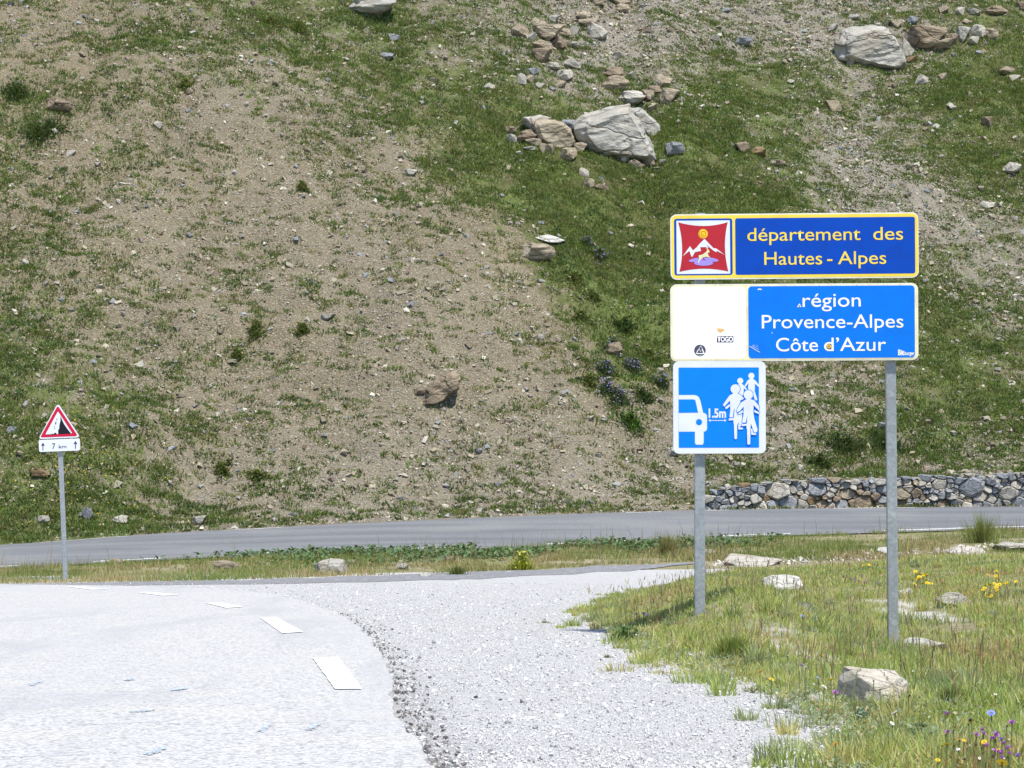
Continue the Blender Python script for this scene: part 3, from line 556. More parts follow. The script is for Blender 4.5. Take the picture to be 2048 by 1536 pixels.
VAR2 = [hull(200+i, 17, 2, .10, .65) for i in range(10)]
_mc = {}
def with_mat(me, mat):
    k = (me.name, mat.name)
    if k not in _mc: c = me.copy(); c.materials.clear(); c.materials.append(mat); _mc[k] = c
    return _mc[k]
def rock(name, x0, y0, x1, y1, tone, label, cat='rock', group=None, me=None, rot=None, sink=.22, depth=.85, mats=None, seed=0, fw=.03):
    cx, cy = (x0+x1)/2, (y0+y1)/2; hpx = y1-y0; p = ray(cx, y1-hpx*.18); d = p[1]; wm = (x1-x0)*d/F; hm = hpx*d/F
    rd = random.Random(int(cx*13+cy*7+seed)); me = me or rd.choice(VAR2 if wm*F/d > 22 else VAR); o = bpy.data.objects.new(name, with_mat(me, (mats or (MAT if wm > .8 else MATS))[tone]))
    sz = hm*1.12; o.scale = (wm*1.04, wm*depth, sz); zc = EYE-(cy-768)/F*d
    o.location = (p[0], d+wm*fw, zc-sz*.03); o.rotation_euler = rot or (rd.uniform(-.15, .3), rd.uniform(-.12, .12), rd.uniform(-.25, .25)); link(o); return tag(o, label, cat, group)
# hero boulders with their own outlines
def custom(seed, pts, disp=.05, sub=3):
    bm = bmesh.new(); [bm.verts.new(p) for p in pts]; r = bmesh.ops.convex_hull(bm, input=bm.verts); bmesh.ops.delete(bm, geom=list({g for g in r['geom_interior']+r['geom_unused'] if isinstance(g, bmesh.types.BMVert)}), context='VERTS')
    bmesh.ops.bevel(bm, geom=list(bm.edges), offset=.012, segments=1, affect='EDGES', clamp_overlap=True); bmesh.ops.triangulate(bm, faces=bm.faces)
    for k in range(sub+2):
        es = [e_ for e_ in bm.edges if e_.calc_length() > .045]
        if not es: break
        bmesh.ops.subdivide_edges(bm, edges=es, cuts=1); bmesh.ops.triangulate(bm, faces=[f_ for f_ in bm.faces if len(f_.verts) > 3])
    bm.normal_update(); of = Vector((seed*3.7, seed*1.9, 0)); mv = []
    for v in bm.verts:
        q = v.co; lay_ = abs(mnoise.noise(Vector((q.x*2.2+q.z*1.5, q.y*2, q.z*7-q.x*3.5))+of)); mv.append((v, v.normal*disp*(mnoise.fractal(q*3+of, 1, 2, 6)*.6-lay_*.7+.1)))
    for v, d_ in mv: v.co += d_
    bmesh.ops.recalc_face_normals(bm, faces=bm.faces); me = bpy.data.meshes.new('boulder'); bm.to_mesh(me); bm.free(); return me
def outline_rock(seed, prof, front=-.35, back=.4, disp=.05, bulge=.6):
    """prof: outline (x,z in -0.5..0.5 units of width, height) of the silhouette; a shrunk front ring and back ring give it a body"""
    pts = [(x, 0, z) for x, z in prof]; cx = sum(p[0] for p in prof)/len(prof); cz = sum(p[1] for p in prof)/len(prof)
    pts += [(cx+(x-cx)*bulge+.02, front, cz+(z-cz)*bulge-.06) for x, z in prof]+[(cx+(x-cx)*.7, back, cz+(z-cz)*.7) for x, z in prof]
    pts += [(cx+(x-cx)*.93, front*.55, cz+(z-cz)*.8-.1) for x, z in prof]; return custom(seed, pts, disp)
def nrm(P, x0, y0, x1, y1): return [((x-x0)/(x1-x0)-.5, .5-(y-y0)/(y1-y0)) for x, y in P]
b1 = nrm([(760, 330), (850, 260), (1030, 220), (1200, 200), (1230, 165), (1320, 150), (1370, 230), (1480, 390), (1560, 520), (1610, 660), (1560, 690), (1280, 670), (930, 610), (860, 540), (765, 430)], 760, 150, 1610, 690)
rock('boulder', 1148, 209, 1314, 315, 'grey', 'largest grey boulder with pale veins in the middle of the green slope', 'boulder', me=outline_rock(1, b1, -.42, .45, .055, .72), rot=(.05, 0, 0), depth=.8)
b2 = nrm([(120, 420), (170, 330), (320, 280), (500, 260), (620, 280), (700, 350), (770, 440), (835, 620), (800, 680), (720, 690), (480, 660), (200, 590), (120, 570)], 120, 260, 840, 690)
rock('boulder', 1671, 51, 1812, 135, 'grey', 'big grey and ochre boulder near the top right corner of the slope', 'boulder', me=outline_rock(2, b2, -.4, .4, .06, .75), rot=(.05, 0, .1), depth=.8)
b3 = nrm([(1370, 200), (1460, 195), (1540, 260), (1640, 350), (1650, 400), (1610, 460), (1555, 490), (1480, 400), (1400, 280)], 1370, 195, 1650, 490)
rock('boulder', 1262, 216, 1322, 277, 'grey', 'rounded grey boulder leaning behind the right side of the largest boulder', 'boulder', me=outline_rock(3, b3, -.35, .4, .04, .7), rot=(0, 0, 0), depth=.9)
b4 = nrm([(340, 320), (400, 295), (560, 300), (640, 330), (720, 390), (770, 500), (740, 560), (600, 585), (560, 575), (400, 480), (360, 400)], 340, 290, 770, 590)
rock('boulder', 1066, 237, 1150, 295, 'tan', 'angular tan boulder immediately left of the largest grey boulder', 'boulder', me=outline_rock(4, b4, -.4, .4, .05, .8), rot=(.1, .0, .1), depth=.8)
b5 = nrm([(846, 805), (852, 775), (880, 752), (905, 742), (923, 752), (920, 768), (890, 792), (868, 803)], 846, 742, 923, 805)
rock('boulder', 846, 742, 923, 805, 'brown', 'lone brown block lodged in the bare scree in the middle of the slope', 'boulder', me=outline_rock(5, b5, -.4, .4, .07, .8), rot=(0, 0, 0), fw=-.06)
rock('boulder', 698, -12, 795, 30, 'grey', 'broad grey boulder cut by the top edge of the photo, left of centre', 'boulder')
HR = [ # x0,y0,x1,y1,tone,label
(1808,51,1894,94,'brown','layered brown outcrop rock just right of the big grey and ochre boulder'),(1845,77,1904,102,'tan','flat tan slab in front of the layered brown outcrop rock'),(1891,66,1915,90,'brown','small brown block wedged between tan slab and upright grey stone'),
(1911,53,1940,85,'grey','upright grey stone right of the tan slab at upper right'),(1937,49,1971,75,'pale','pale grey stone topping the row at upper right'),(1962,57,1995,81,'tan','last tan stone at the right end of the upper right row'),(1936,73,1957,87,'pale','small pale stone at the foot of the upper right row'),
(1798,76,1827,114,'grey','grey slab leaning on the right flank of the ochre boulder'),(1813,110,1834,124,'ochre','small orange stone at the right foot of the ochre boulder'),(1693,119,1709,138,'tan','small tan stone at the left foot of the ochre boulder'),(1995,134,2031,149,'tan','flat yellowish stone on green turf near the right edge'),(2020,149,2040,160,'pale','small pale stone below the flat yellowish stone near the right edge'),
(1829,150,1856,169,'pale','crumbly pale stone on turf below the tan slab'),(1876,145,1893,159,'tan','small tan cube-like stone right of the crumbly pale stone'),(1652,200,1682,224,'tan','yellowish stone alone in the grass between largest boulder and right edge'),(1963,233,1984,254,'brown','brown wedge-shaped stone on turf at far right'),(1893,204,1914,219,'pale','pale stone on turf left of and above the brown wedge'),
(1813,33,1838,47,'blue','small bluish slab above the layered brown outcrop rock'),(1780,39,1807,53,'tan','thin tan slab just above the big ochre boulder'),(1695,26,1719,41,'grey','grey stone up the slope from the big ochre boulder'),(1924,36,1946,50,'tan','tan stone above the upright grey stone at upper right'),(1909,14,1928,30,'pale','pale stone near the top edge at upper right'),(1934,15,1962,28,'grey','grey flat stone near the top edge at upper right'),
(1969,11,2012,30,'brown','wide brown-grey rock near the top right corner'),(2028,3,2056,20,'brown','brown rock cut by the right edge in the top corner'),(1877,12,1899,27,'tan','tan stone near the top edge above the layered outcrop'),(1655,48,1676,62,'grey','grey stone just left of the big ochre boulder'),
(1046,231,1102,264,'pale','pale tan rock behind the angular tan boulder'),(1010,252,1033,269,'brown','pinkish stone at the far left of the central boulder group'),(1034,260,1073,283,'brown','brownish rock leaning on the left of the angular tan boulder'),(1012,266,1036,286,'grey','greyish stone below the pinkish stone in the central group'),
(1052,275,1084,293,'tan','tan wedge under the left edge of the angular tan boulder'),(1048,292,1074,302,'pale','flat pale stone lowest left of the central group'),(1079,286,1093,305,'tan','small tan stone below the angular tan boulder'),(1090,288,1108,308,'tan','second small tan stone below the angular tan boulder, on the right'),(1115,295,1154,320,'tan','rough tan rock in front of the gap between the two central boulders'),
(1139,285,1176,306,'tan','tan stones heap piece at left foot of the largest boulder'),(1124,240,1153,256,'blue','bluish slab between the tan and the largest grey boulder'),(1332,283,1368,311,'blue','blue-grey oblong block lying right of the largest boulder'),(1240,312,1259,324,'white','white flat stone just below the largest boulder'),(1256,318,1288,335,'tan','left one of two rounded tan stones below the largest boulder'),
(1281,316,1310,334,'tan','right one of two rounded tan stones below the largest boulder'),(1319,319,1335,330,'pale','small pale stone right of the two rounded tan stones'),(1303,333,1321,342,'pale','small flat pale stone under the two rounded tan stones'),(1157,335,1177,353,'pale','pale grey stone alone in turf below the central group'),(1164,356,1189,377,'tan','pointed tan-grey stone lowest in the turf below the central group'),(1186,367,1218,380,'brown','low brown stones joined to the pointed tan-grey stone'),
(1236,182,1293,211,'pale','pale grey rounded rock just above the largest boulder'),(1320,177,1358,207,'tan','yellowish tan rock right of the pale rounded rock'),(1283,180,1311,200,'tan','tan rock between the pale rounded rock and the yellowish one'),(1294,206,1315,224,'tan','tan stone above the rounded boulder that leans at right'),(1308,146,1345,177,'tan','yellowish rock stacked above its twin, upper middle'),(1290,171,1323,189,'brown','flat brown stone under the stacked yellowish rock'),
(1203,152,1257,184,'tan','flat layered tan outcrop above the pale rounded rock'),(1204,134,1248,157,'brown','brownish flat outcrop topping the layered tan one'),(1255,143,1269,158,'pale','small pale stone right of the flat brownish outcrop'),
(1063,48,1130,80,'tan','big tan slab in the upper rock pile'),(1091,31,1120,50,'grey','grey stone crowning the upper rock pile'),(1061,36,1093,60,'tan','tan slab behind the big one in the upper rock pile'),(1020,48,1058,76,'tan','tan rock at the left end of the upper rock pile'),(1052,63,1073,80,'pale','small pale stone in front of the big tan slab, left'),(1116,57,1142,74,'tan','tan stone at the right end of the big slab'),
(1140,52,1160,71,'grey','grey stone between the upper pile and the cream rock'),(1173,46,1216,77,'pale','cream angular rock right of the upper rock pile'),(1159,37,1195,57,'tan','tan slab behind the cream angular rock'),(1153,24,1182,43,'tan','tan stone above the cream angular rock'),(1062,81,1106,101,'tan','tan block under the big slab of the upper pile'),(1060,96,1105,126,'brown','brown tilted slab low in the upper pile'),(1093,75,1134,97,'brown','brown slab tucked under the big tan slab, right'),
(1136,82,1159,97,'grey','grey angular stone right of the tucked brown slab'),(1122,116,1163,138,'grey','grey-tan rock below the upper pile'),(1093,124,1119,139,'grey','smooth grey stone left of the grey-tan rock'),(1106,139,1146,161,'pale','pale rock lowest of the upper pile'),(1036,146,1054,169,'grey','upright grey stone lower left of the upper pile'),(1050,151,1068,165,'tan','small tan stone touching the upright grey stone'),(1058,136,1079,149,'blue','small dark blue-grey stone lower left of the upper pile'),
(1070,165,1090,175,'pale','flat pale stone below the upright grey stone'),(1110,160,1132,175,'tan','small tan stone under the lowest pale rock of the upper pile'),(1098,172,1113,182,'blue','small bluish stone at the bottom of the upper pile'),(1213,-6,1265,9,'tan','tan rock cut by the top edge above the cream rock'),(1227,8,1260,27,'tan','tan rock just under the top edge, right of the cream rock'),(1175,-5,1212,10,'tan','tan rock cut by the top edge, left of its larger neighbour'),
(1468,74,1504,92,'blue','bluish flat stone alone in the upper scree right of centre'),(1471,284,1501,304,'brown','brown stone in turf above the département panel'),(1497,293,1532,314,'ochre','reddish brown slab right of the brown stone above the département panel'),(2005,325,2042,349,'pale','pale jagged stone at the right edge above the signs'),(1960,402,1990,417,'pale','pale stone at right, level with the top of the département panel'),
(806,338,834,350,'pale','pale flat stone at the edge of scree and turf'),(1070,471,1130,486,'white','straight-edged pale slab on a dirt ledge in the middle of the slope'),(1040,485,1112,523,'tan','tan earthy ledge directly under the straight-edged pale slab'),(384,1032,413,1049,'grey','grey stone by the far road, left of centre'),(69,1031,99,1046,'pale','pale flat stone above the far road at the left edge'),(256,843,276,857,'blue','small bluish stone right of the 7 km sign'),(14,853,34,868,'blue','small bluish stone left of the 7 km sign'),
(60,936,100,952,'ochre','low orange-brown stone below and left of the 7 km plate'),(166,1013,186,1044,'blue','upright grey-blue stone right of the sign post'),(224,1032,256,1046,'pale','pale stone cluster piece near the road right of the sign post'),(1754,844,1774,862,'blue','small bluish stone between the two big sign posts'),(640,628,671,640,'grey','grey flat stone on scree in the left middle'),(865,755,876,770,'tan','small tan stone left of the lone brown block'),(828,776,850,790,'brown','small brown stone at the left foot of the lone block'),
(1335,895,1358,912,'pale','pale stone at the left edge of the cyclist panel post'),(775,68,800,84,'blue','bluish stone at the top left of the green gully'),(760,103,788,118,'blue','bluish flat stone down the green gully'),(968,166,990,180,'pale','pale stone on turf left of the upper pile'),(92,196,148,222,'brown','brown half-buried rock under the dark shrubs at upper left'),(306,243,326,256,'pale','pale stone on the slope at upper left'),(132,300,152,312,'pale','pale small stone right of the dark shrubs'),
(1210,685,1245,712,'brown','brown lump of earth-stained rock by the purple flowers'),(1420,70,1440,82,'pale','pale stone in the upper scree above the département panel'),(1540,320,1570,333,'tan','tan stone on scree above the middle of the département panel')]
for x0, y0, x1, y1, tone, lab in HR: rock('rock', x0, y0, x1, y1, tone, lab, 'rock')
# stones of the bank and the verge
NR = [(1525,1152,1602,1184,'white','whitish stone in grass between the two sign posts, upper one'),(1584,1206,1628,1233,'white','whitish stone in grass between the two sign posts, lower one'),(1578,1190,1602,1202,'pale','small pale stone between the two whitish stones'),
(1688,1343,1820,1428,'cream','large cream stone half sunk in the bank at lower right'),(1800,1276,1893,1306,'white','flat whitish stone at the foot of the right sign post'),(1776,1180,1825,1196,'white','flat pale stone just behind the right sign post'),(1872,1186,1945,1220,'pale','grey gravelly slab in the flowery grass right of the posts'),
(1754,1096,1786,1114,'white','white stone beyond the bank left of the right post'),(1888,1098,1975,1116,'pale','long whitish rock shelf beyond the bank at right'),(1985,1084,2060,1104,'pale','whitish rock shelf cut by the right edge beyond the bank'),(1450,1118,1560,1132,'pale','low whitish rock shelf behind the left post'),(1400,1100,1440,1112,'pale','pale stone just behind the left post'),
(627,1118,692,1156,'grey','grey slanted slab on the verge left of centre'),(428,1121,476,1142,'tan','tan stone on the verge, left'),(792,1127,817,1141,'pale','pale stone on the verge in the middle'),(690,1119,712,1130,'tan','small tan stone right of the grey slanted slab'),(838,1146,862,1155,'white','flat white stone beside the dark asphalt, middle of the verge'),(884,1112,910,1126,'tan','brownish stone among the leafy weeds'),(215,1118,252,1130,'tan','low tan stone on the verge right of the small sign')]
for x0, y0, x1, y1, tone, lab in NR: rock('stone', x0, y0, x1, y1, tone, lab, 'stone', mats=MATS, me=hull(int(x0), 20, 2, .07, .45), depth=1.0)
rock('stone', 944, 1390, 957, 1402, 'blue', 'single dark pebble lying on the white gravel', 'stone', mats=MATS)
rock('stone', 1786, 1266, 1796, 1280, 'pale', 'little stone propped against the right sign post', 'stone', mats=MATS)
# countable loose stones over the slope (a label per stretch of slope), the rest further down as one mass
LM = [(1230, 265, 'the largest grey boulder'), (1741, 95, 'the ochre and grey boulder'), (885, 774, 'the lone brown block'), (745, 12, 'the boulder at the top edge'), (1100, 65, 'the upper rock pile'), (1100, 480, 'the straight pale slab'), (120, 850, 'the falling rocks sign'), (60, 200, 'the dark shrubs'), (1230, 750, 'the purple-flowered clumps'),
      (1588, 430, 'the département panel'), (1850, 640, 'the région panel edge'), (1440, 910, 'the cyclist panel'), (1700, 985, 'the stone wall'), (512, 665, 'the dark tuft on bare soil'), (370, 178, 'the round tuft at upper left'), (605, 380, 'the small tuft mid slope'), (1262, 850, 'the bright green bush'), (398, 1040, 'the grey roadside stone'), (480, 950, 'the tufts above the far road'),
      (570, 55, 'the shrubs near the top edge'), (820, 344, 'the flat stone by the turf'), (1495, 300, 'the reddish slab'), (2023, 337, 'the jagged stone at right'), (1345, 295, 'the blue-grey block'), (1975, 410, 'the pale stone at right'), (655, 634, 'the flat grey stone'), (1780, 870, 'the right sign post'), (2000, 65, 'the upper right rocks'), (1660, 212, 'the yellowish stone'), (900, 1000, 'the middle of the far road')]
def whereis(px, py):
    a, b, nm = min(LM, key=lambda q: (q[0]-px)**2+(q[1]-py)**2); dx, dy = px-a, py-b; r = math.hypot(dx, dy); far_ = 'close' if r < 70 else 'some way' if r < 150 else 'well'
    v = 'above' if dy < -.4*r else 'below' if dy > .4*r else ''; h_ = 'left' if dx < -.4*r else 'right' if dx > .4*r else ''
    return f'{far_} '+(f'{v} and {h_} of ' if v and h_ else f'{h_} of ' if h_ else f'{v} ')+nm
def region(px, py):
    if px < 330: return ('mossy left part of the slope', 'left') if py > 560 else ('upper left part of the slope', 'upleft')
    if py < 200 and px > 1000: return ('stony top of the slope at right', 'top')
    if px > 1540 and py < 560: return ('scree tongue at right above the signs', 'tongue')
    if px > 1340 and py > 700: return ('bank above the stone wall', 'wallbank')
    if py > 850: return ('foot of the slope above the far road', 'foot')
    if px < 1000: return ('bare scree in the middle of the slope', 'scree')
    return ('green turf around the boulders', 'turf')
taken = [(a, b, c, d) for a, b, c, d, *_ in HR]; cnt = 0; tries = 0; used = set()
while cnt < 190 and tries < 3000:
    tries += 1; px = random.uniform(0, 2048); py = random.uniform(5, 1015)
    if 1335 < px < 1840 and 420 < py < 910: continue
    if random.random() > .25+.75*float(cell(GS, np.array([px]), np.array([py]))[0]) or any(a-20 < px < c+20 and b-14 < py < d+14 for a, b, c, d in taken): continue
    wd = random.uniform(8, 14)*(1 if random.random() < .85 else 1.4); hg = wd*random.uniform(.45, .72); reg = region(px, py); tone = random.choice(['pale', 'pale', 'pale', 'tan', 'tan', 'tan', 'grey', 'blue', 'brown'])
    adj = {'pale': 'pale', 'tan': 'tan', 'grey': 'grey', 'blue': 'bluish', 'brown': 'brown'}[tone]
    lab = f'{"flat" if hg < .6*wd else "chunky"} {"tiny" if wd < 12.5 else "small"} {adj} stone {whereis(px, py)}'
    if lab in used: continue
    used.add(lab)
    rock('stone', px-wd/2, py-hg/2, px+wd/2, py+hg/2, tone, f'{"flat" if hg < .6*wd else "chunky"} {"tiny" if wd < 12.5 else "small"} {adj} stone {whereis(px, py)}', 'stone', f'{adj} loose stones on the {reg[0]}', seed=tries, rot=(random.uniform(-.3, .3), random.uniform(-.3, .3), random.uniform(0, 6)), depth=.9)
    taken.append((px-wd/2, py-hg/2, px+wd/2, py+hg/2)); cnt += 1

# ------------------------------------------------------------------ dry stone wall
wall = empty('dry_stone_wall', (float(8.5), float(dfar(8.5))+.7, float(zfar(8.5)))); tag(wall, 'low dry stone wall of grey and brown stones along the far road', 'stone wall')
wb = np.array(wall.location); seeds = []; rw = random.Random(5); ASP = 1.35
z = .0; rowi = 0
big_st = [(6.35, .43, .24), (11.1, .46, .25), (12.0, .30, .2), (6.6, .12, .2), (8.45, .1, .2), (7.3, .45, .2)]
for bx, bz, br in big_st: seeds.append((bx, bz, br))
tr = 0
while tr < 9000:
    tr += 1; x = rw.uniform(4.62, 14.6); zz = rw.uniform(0.02, .86); r = rw.choice([.075, .09, .11, .13, .16]) 
    if zz > float(wallh(x))+.1: continue
    if all(((x-a)/ASP)**2+(zz-b)**2 > ((r+c)*.62)**2 for a, b, c in seeds): seeds.append((x, zz, r))
def clip(poly, nx, nz, c):
    out = []
    for i in range(len(poly)):
        a, b = poly[i-1], poly[i]; da, db = a[0]*nx+a[1]*nz-c, b[0]*nx+b[1]*nz-c
        if (da <= 0) != (db <= 0): t = da/(da-db); out.append((a[0]+(b[0]-a[0])*t, a[1]+(b[1]-a[1])*t))
        if db <= 0: out.append(b)
    return out
def wtone(x, zz):
    br = math.exp(-((x-8.2)/2.0)**2)*(.95 if zz < .33 else .25); r = rw.random()
    if r < br*.75: return rw.choice(['ochre', 'brown', 'brown', 'tan'])
    return rw.choice(['blue', 'blue', 'blue', 'grey', 'grey', 'pale'])
for i, (x, zz, r) in enumerate(seeds):
    wh = float(wallh(x)); top = wh+rw.uniform(-.02, .06); 
    P = [(max(x-.35, 4.55)/ASP, -.06), ((x+.4)/ASP, -.06), ((x+.4)/ASP, top+rw.uniform(-.03, .03)), (max(x-.35, 4.55)/ASP, top)]; X0 = x/ASP
    for j, (a, b, c) in enumerate(seeds):
        if j == i or abs(a-x) > 1.2: continue
        A0 = a/ASP; nx, nz = A0-X0, b-zz; L2 = nx*nx+nz*nz; cc = (A0*A0+b*b-X0*X0-zz*zz-(c*c-r*r))/2; P = clip(P, nx, nz, cc)
        if len(P) < 3: break
    if len(P) < 3: continue
    P = [(p[0]*ASP, p[1]) for p in P]; cx = sum(p[0] for p in P)/len(P); cz = sum(p[1] for p in P)/len(P)
    P = [(p[0]+rw.uniform(-.014, .014), p[1]+rw.uniform(-.014, .014)) for p in P]; Q = []
    for k in range(len(P)):
        a, b, c = P[k-1], P[k], P[(k+1) % len(P)]
        for o in (a, c): Q.append((b[0]+(o[0]-b[0])*.13, b[1]+(o[1]-b[1])*.13))
    d0 = float(dfar(cx))+.62; zb = float(zfar(cx))-.05; V = []; pr_ = rw.uniform(-.05, .08); n = len(Q); tx, tz = rw.uniform(-.4, .4), rw.uniform(-.25, .45)
    for sc_, yy in ((.74, -.05), (.94, -.015), (.985, .05), (.95, .34)):
        for q in Q:
            jx, jz = rw.uniform(-.008, .008), rw.uniform(-.008, .008); V.append((cx+(q[0]-cx)*sc_+jx-wb[0], d0-pr_+yy+(tx*(q[0]-cx)+tz*(q[1]-cz))*(yy < .05)+rw.uniform(-.008, .008)-wb[1], zb+cz+(q[1]-cz)*sc_+jz+.03-wb[2]))
    Fc = [tuple(range(n))]+[(a_*n+k, (a_+1)*n+k, (a_+1)*n+(k+1) % n, a_*n+(k+1) % n) for a_ in range(3) for k in range(n)]+[tuple(range(4*n-1, 3*n-1, -1))]
    o = mesh_py('stone', V, Fc, MATS[wtone(x, zz)], wall)
xs = np.linspace(4.7, 16, 60); V = []
for x in xs:
    d0 = float(dfar(x))+.71; zb = float(zfar(x)); h_ = max(float(wallh(x))-.1, .02)
    for yy, zz in ((0, -.3), (0, h_), (.5, h_+.02), (.5, -.3)): V.append((x-wb[0], d0+yy-wb[1], zb+zz-wb[2]))
mesh_py('rubble_core', V, [(i*4+k, i*4+4+k, i*4+5+k, i*4+1+k) for i in range(len(xs)-1) for k in range(3)], plain('rubble', (.24, .22, .19), .95, .1), wall)

# ------------------------------------------------------------------ masses of small stones
CUBE = np.array([(x, y, z) for x in (-.5, .5) for y in (-.5, .5) for z in (-.5, .5)]); CF = np.array([(0, 1, 3), (0, 3, 2), (4, 6, 7), (4, 7, 5), (0, 4, 5), (0, 5, 1), (2, 3, 7), (2, 7, 6), (0, 2, 6), (0, 6, 4), (1, 5, 7), (1, 7, 3)])
def scatter(name, P, size, cols, kindlabel=None, flatz=(.35, .8), parent=None, tilt=.5):
    n = len(P); v = CUBE[None]*np.stack([size*rng.uniform(.7, 1.35, n), size*rng.uniform(.55, 1., n), size*rng.uniform(*flatz, n)], -1)[:, None, :]
    v = v*(1+rng.uniform(-.6, .25, (n, 8, 3))); a = rng.uniform(0, 6.28, n); b = rng.normal(0, tilt, n); c = rng.normal(0, tilt, n)
    def rot(v, ang, i, j): ca, sa = np.cos(ang)[:, None], np.sin(ang)[:, None]; x, y = v[..., i].copy(), v[..., j].copy(); v[..., i] = x*ca-y*sa; v[..., j] = x*sa+y*ca
    rot(v, b, 1, 2); rot(v, c, 0, 2); rot(v, a, 0, 1); v = v+P[:, None, :]; f_ = (CF[None]+8*np.arange(n)[:, None, None]).reshape(-1, 3)
    o = mesh_np(name, v.reshape(-1, 3), f_, m_chip, np.repeat(cols, 8, 0), parent); return o
def pal(n, pals, wts, jit=.12):
    k = rng.choice(len(pals), n, p=np.array(wts)/sum(wts)); c = np.array(pals)[k]; return np.clip(c*(1+rng.normal(0, jit, (n, 1)))+rng.normal(0, .008, (n, 3)), .01, .9)
SP = [(.47, .44, .37), (.36, .315, .235), (.27, .23, .17), (.27, .27, .262), (.23, .245, .26), (.17, .135, .10)]
def hillpts(n, xlim=19, u0=.35, u1=28):
    u = u0+(u1-u0)*rng.random(n)**.85; X = rng.uniform(-1, 1, n)*(.2434*(48.5+u)+1.2); return X, dfar(X)+u
X, d = hillpts(330000); g, s = cover(X, d); pt = fbm(X*.8, d*.8, 111, 4); keep = rng.random(len(X)) < np.clip(.30*(1-.88*g)+.5*s*(.6+1.2*pt)+.14*(pt > .25), 0, 1)
X, d, s = X[keep], d[keep], s[keep]; n = len(X); size = .03+.024*rng.pareto(2.6, n); size = np.clip(size*(.85+.45*s), .025, .17)
scr = scatter('scree_stones', np.stack([X, d, H(X, d)+size*.12], -1), size, pal(n, SP, [1.7, 3., 2.6, .9, .4, 1.1])); tag(scr, 'countless small angular scree stones strewn over the slope', 'scree', kind='stuff')
n = 42000; d = 7+27*rng.random(n)**1.35; a = np.where(d < 33, xroad(np.minimum(d, 33)), -9.); X = a+(xedge(d)+.3-a)*rng.random(n); k = (np.abs(X) < .26*d) & (X < xedge(d)+.3); X, d = X[k], d[k]; n = len(X)
size = np.clip(.0045+.003*rng.pareto(2.6, n), .0045, .024)*(1+.012*d); pb = pal(n, [(.66, .65, .64), (.58, .57, .56), (.44, .44, .45), (.25, .25, .27)], [4, 3, 1.2, .5])
peb = scatter('gravel_pebbles', np.stack([X, d, H(X, d)+.012], -1), size, pb); tag(peb, 'loose pale gravel pebbles covering the lay-by', 'gravel', kind='stuff')
n = 650; d = 7+14*rng.random(n)**1.6; X = xroad(d)+np.abs(rng.normal(0, .10, n))-.01; sz = rng.uniform(.007, .022, n)
cr = scatter('asphalt_crumbs', np.stack([X, d, H(X, d)+.015], -1), sz, pal(n, [(.10, .10, .105), (.18, .18, .18), (.4, .39, .38)], [2, 2, 2])); tag(cr, 'dark broken asphalt crumbs along the road edge', 'gravel', kind='stuff')

Q = [ray(x, np.interp(x, [1420, 1560, 1760, 1900, 2048], [1127, 1124, 1112, 1102, 1088])+random.gauss(0, 3.5)) for x in [random.uniform(1425, 2060) for _ in range(520)]]
Q = np.array(Q); sz = np.clip(.03+.025*rng.pareto(2.4, len(Q)), .03, .16); rub = scatter('limestone_rubble', Q+np.array([0, 0, .01]), sz, pal(len(Q), [(.66, .63, .57), (.5, .47, .4), (.4, .38, .35)], [3, 2, 1])); tag(rub, 'pale limestone rubble along the far edge of the grassy bank', 'rubble', kind='stuff')
# ------------------------------------------------------------------ grass, weeds
def blades(P, h, wd, cols, lean, nrm_az=None, seg=2, tipc=None):
    n = len(P); az = rng.uniform(0, 6.283, n) if nrm_az is None else nrm_az; fa = rng.uniform(0, 6.283, n)
    dx, dy = np.cos(az)*lean*h, np.sin(az)*lean*h; wx, wy = np.cos(fa)*wd/2, np.sin(fa)*wd/2; z0 = np.zeros(n)
    up = h*np.sqrt(np.clip(1-np.minimum(lean, .95)**2, .1, 1)); b0 = P+np.stack([wx, wy, z0-.01], -1); b1 = P+np.stack([-wx, -wy, z0-.01], -1)
    if seg == 1:
        t = P+np.stack([dx, dy, up], -1); V = np.stack([b0, b1, t], 1); Fc = np.arange(3*n).reshape(n, 3); k = 3
    else:
        m_ = P+np.stack([dx*.35, dy*.35, up*.6], -1); m0 = m_+np.stack([wx*.75, wy*.75, z0], -1); m1 = m_-np.stack([wx*.75, wy*.75, z0], -1); t = P+np.stack([dx, dy, up], -1)
        V = np.stack([b0, b1, m0, m1, t], 1); o = 5*np.arange(n)[:, None]; Fc = np.concatenate([o+[[0, 1, 3]], o+[[0, 3, 2]], o+[[2, 3, 4]]], 0); k = 5
    cc = np.repeat(cols, k, 0)
    if tipc is not None: cc = cc.reshape(n, k, 3); cc[:, -1] = tipc; cc = cc.reshape(-1, 3)
    return V.reshape(-1, 3), Fc, cc
def join(parts):
    V, Fc, Cc, o = [], [], [], 0
    for v, f_, c in parts: V.append(v); Fc.append(f_+o); Cc.append(c); o += len(v)
    return np.concatenate(V), np.concatenate(Fc), np.concatenate(Cc)
GP = [(.125, .18, .044), (.155, .205, .055), (.092, .142, .042), (.19, .205, .074), (.23, .22, .1)]
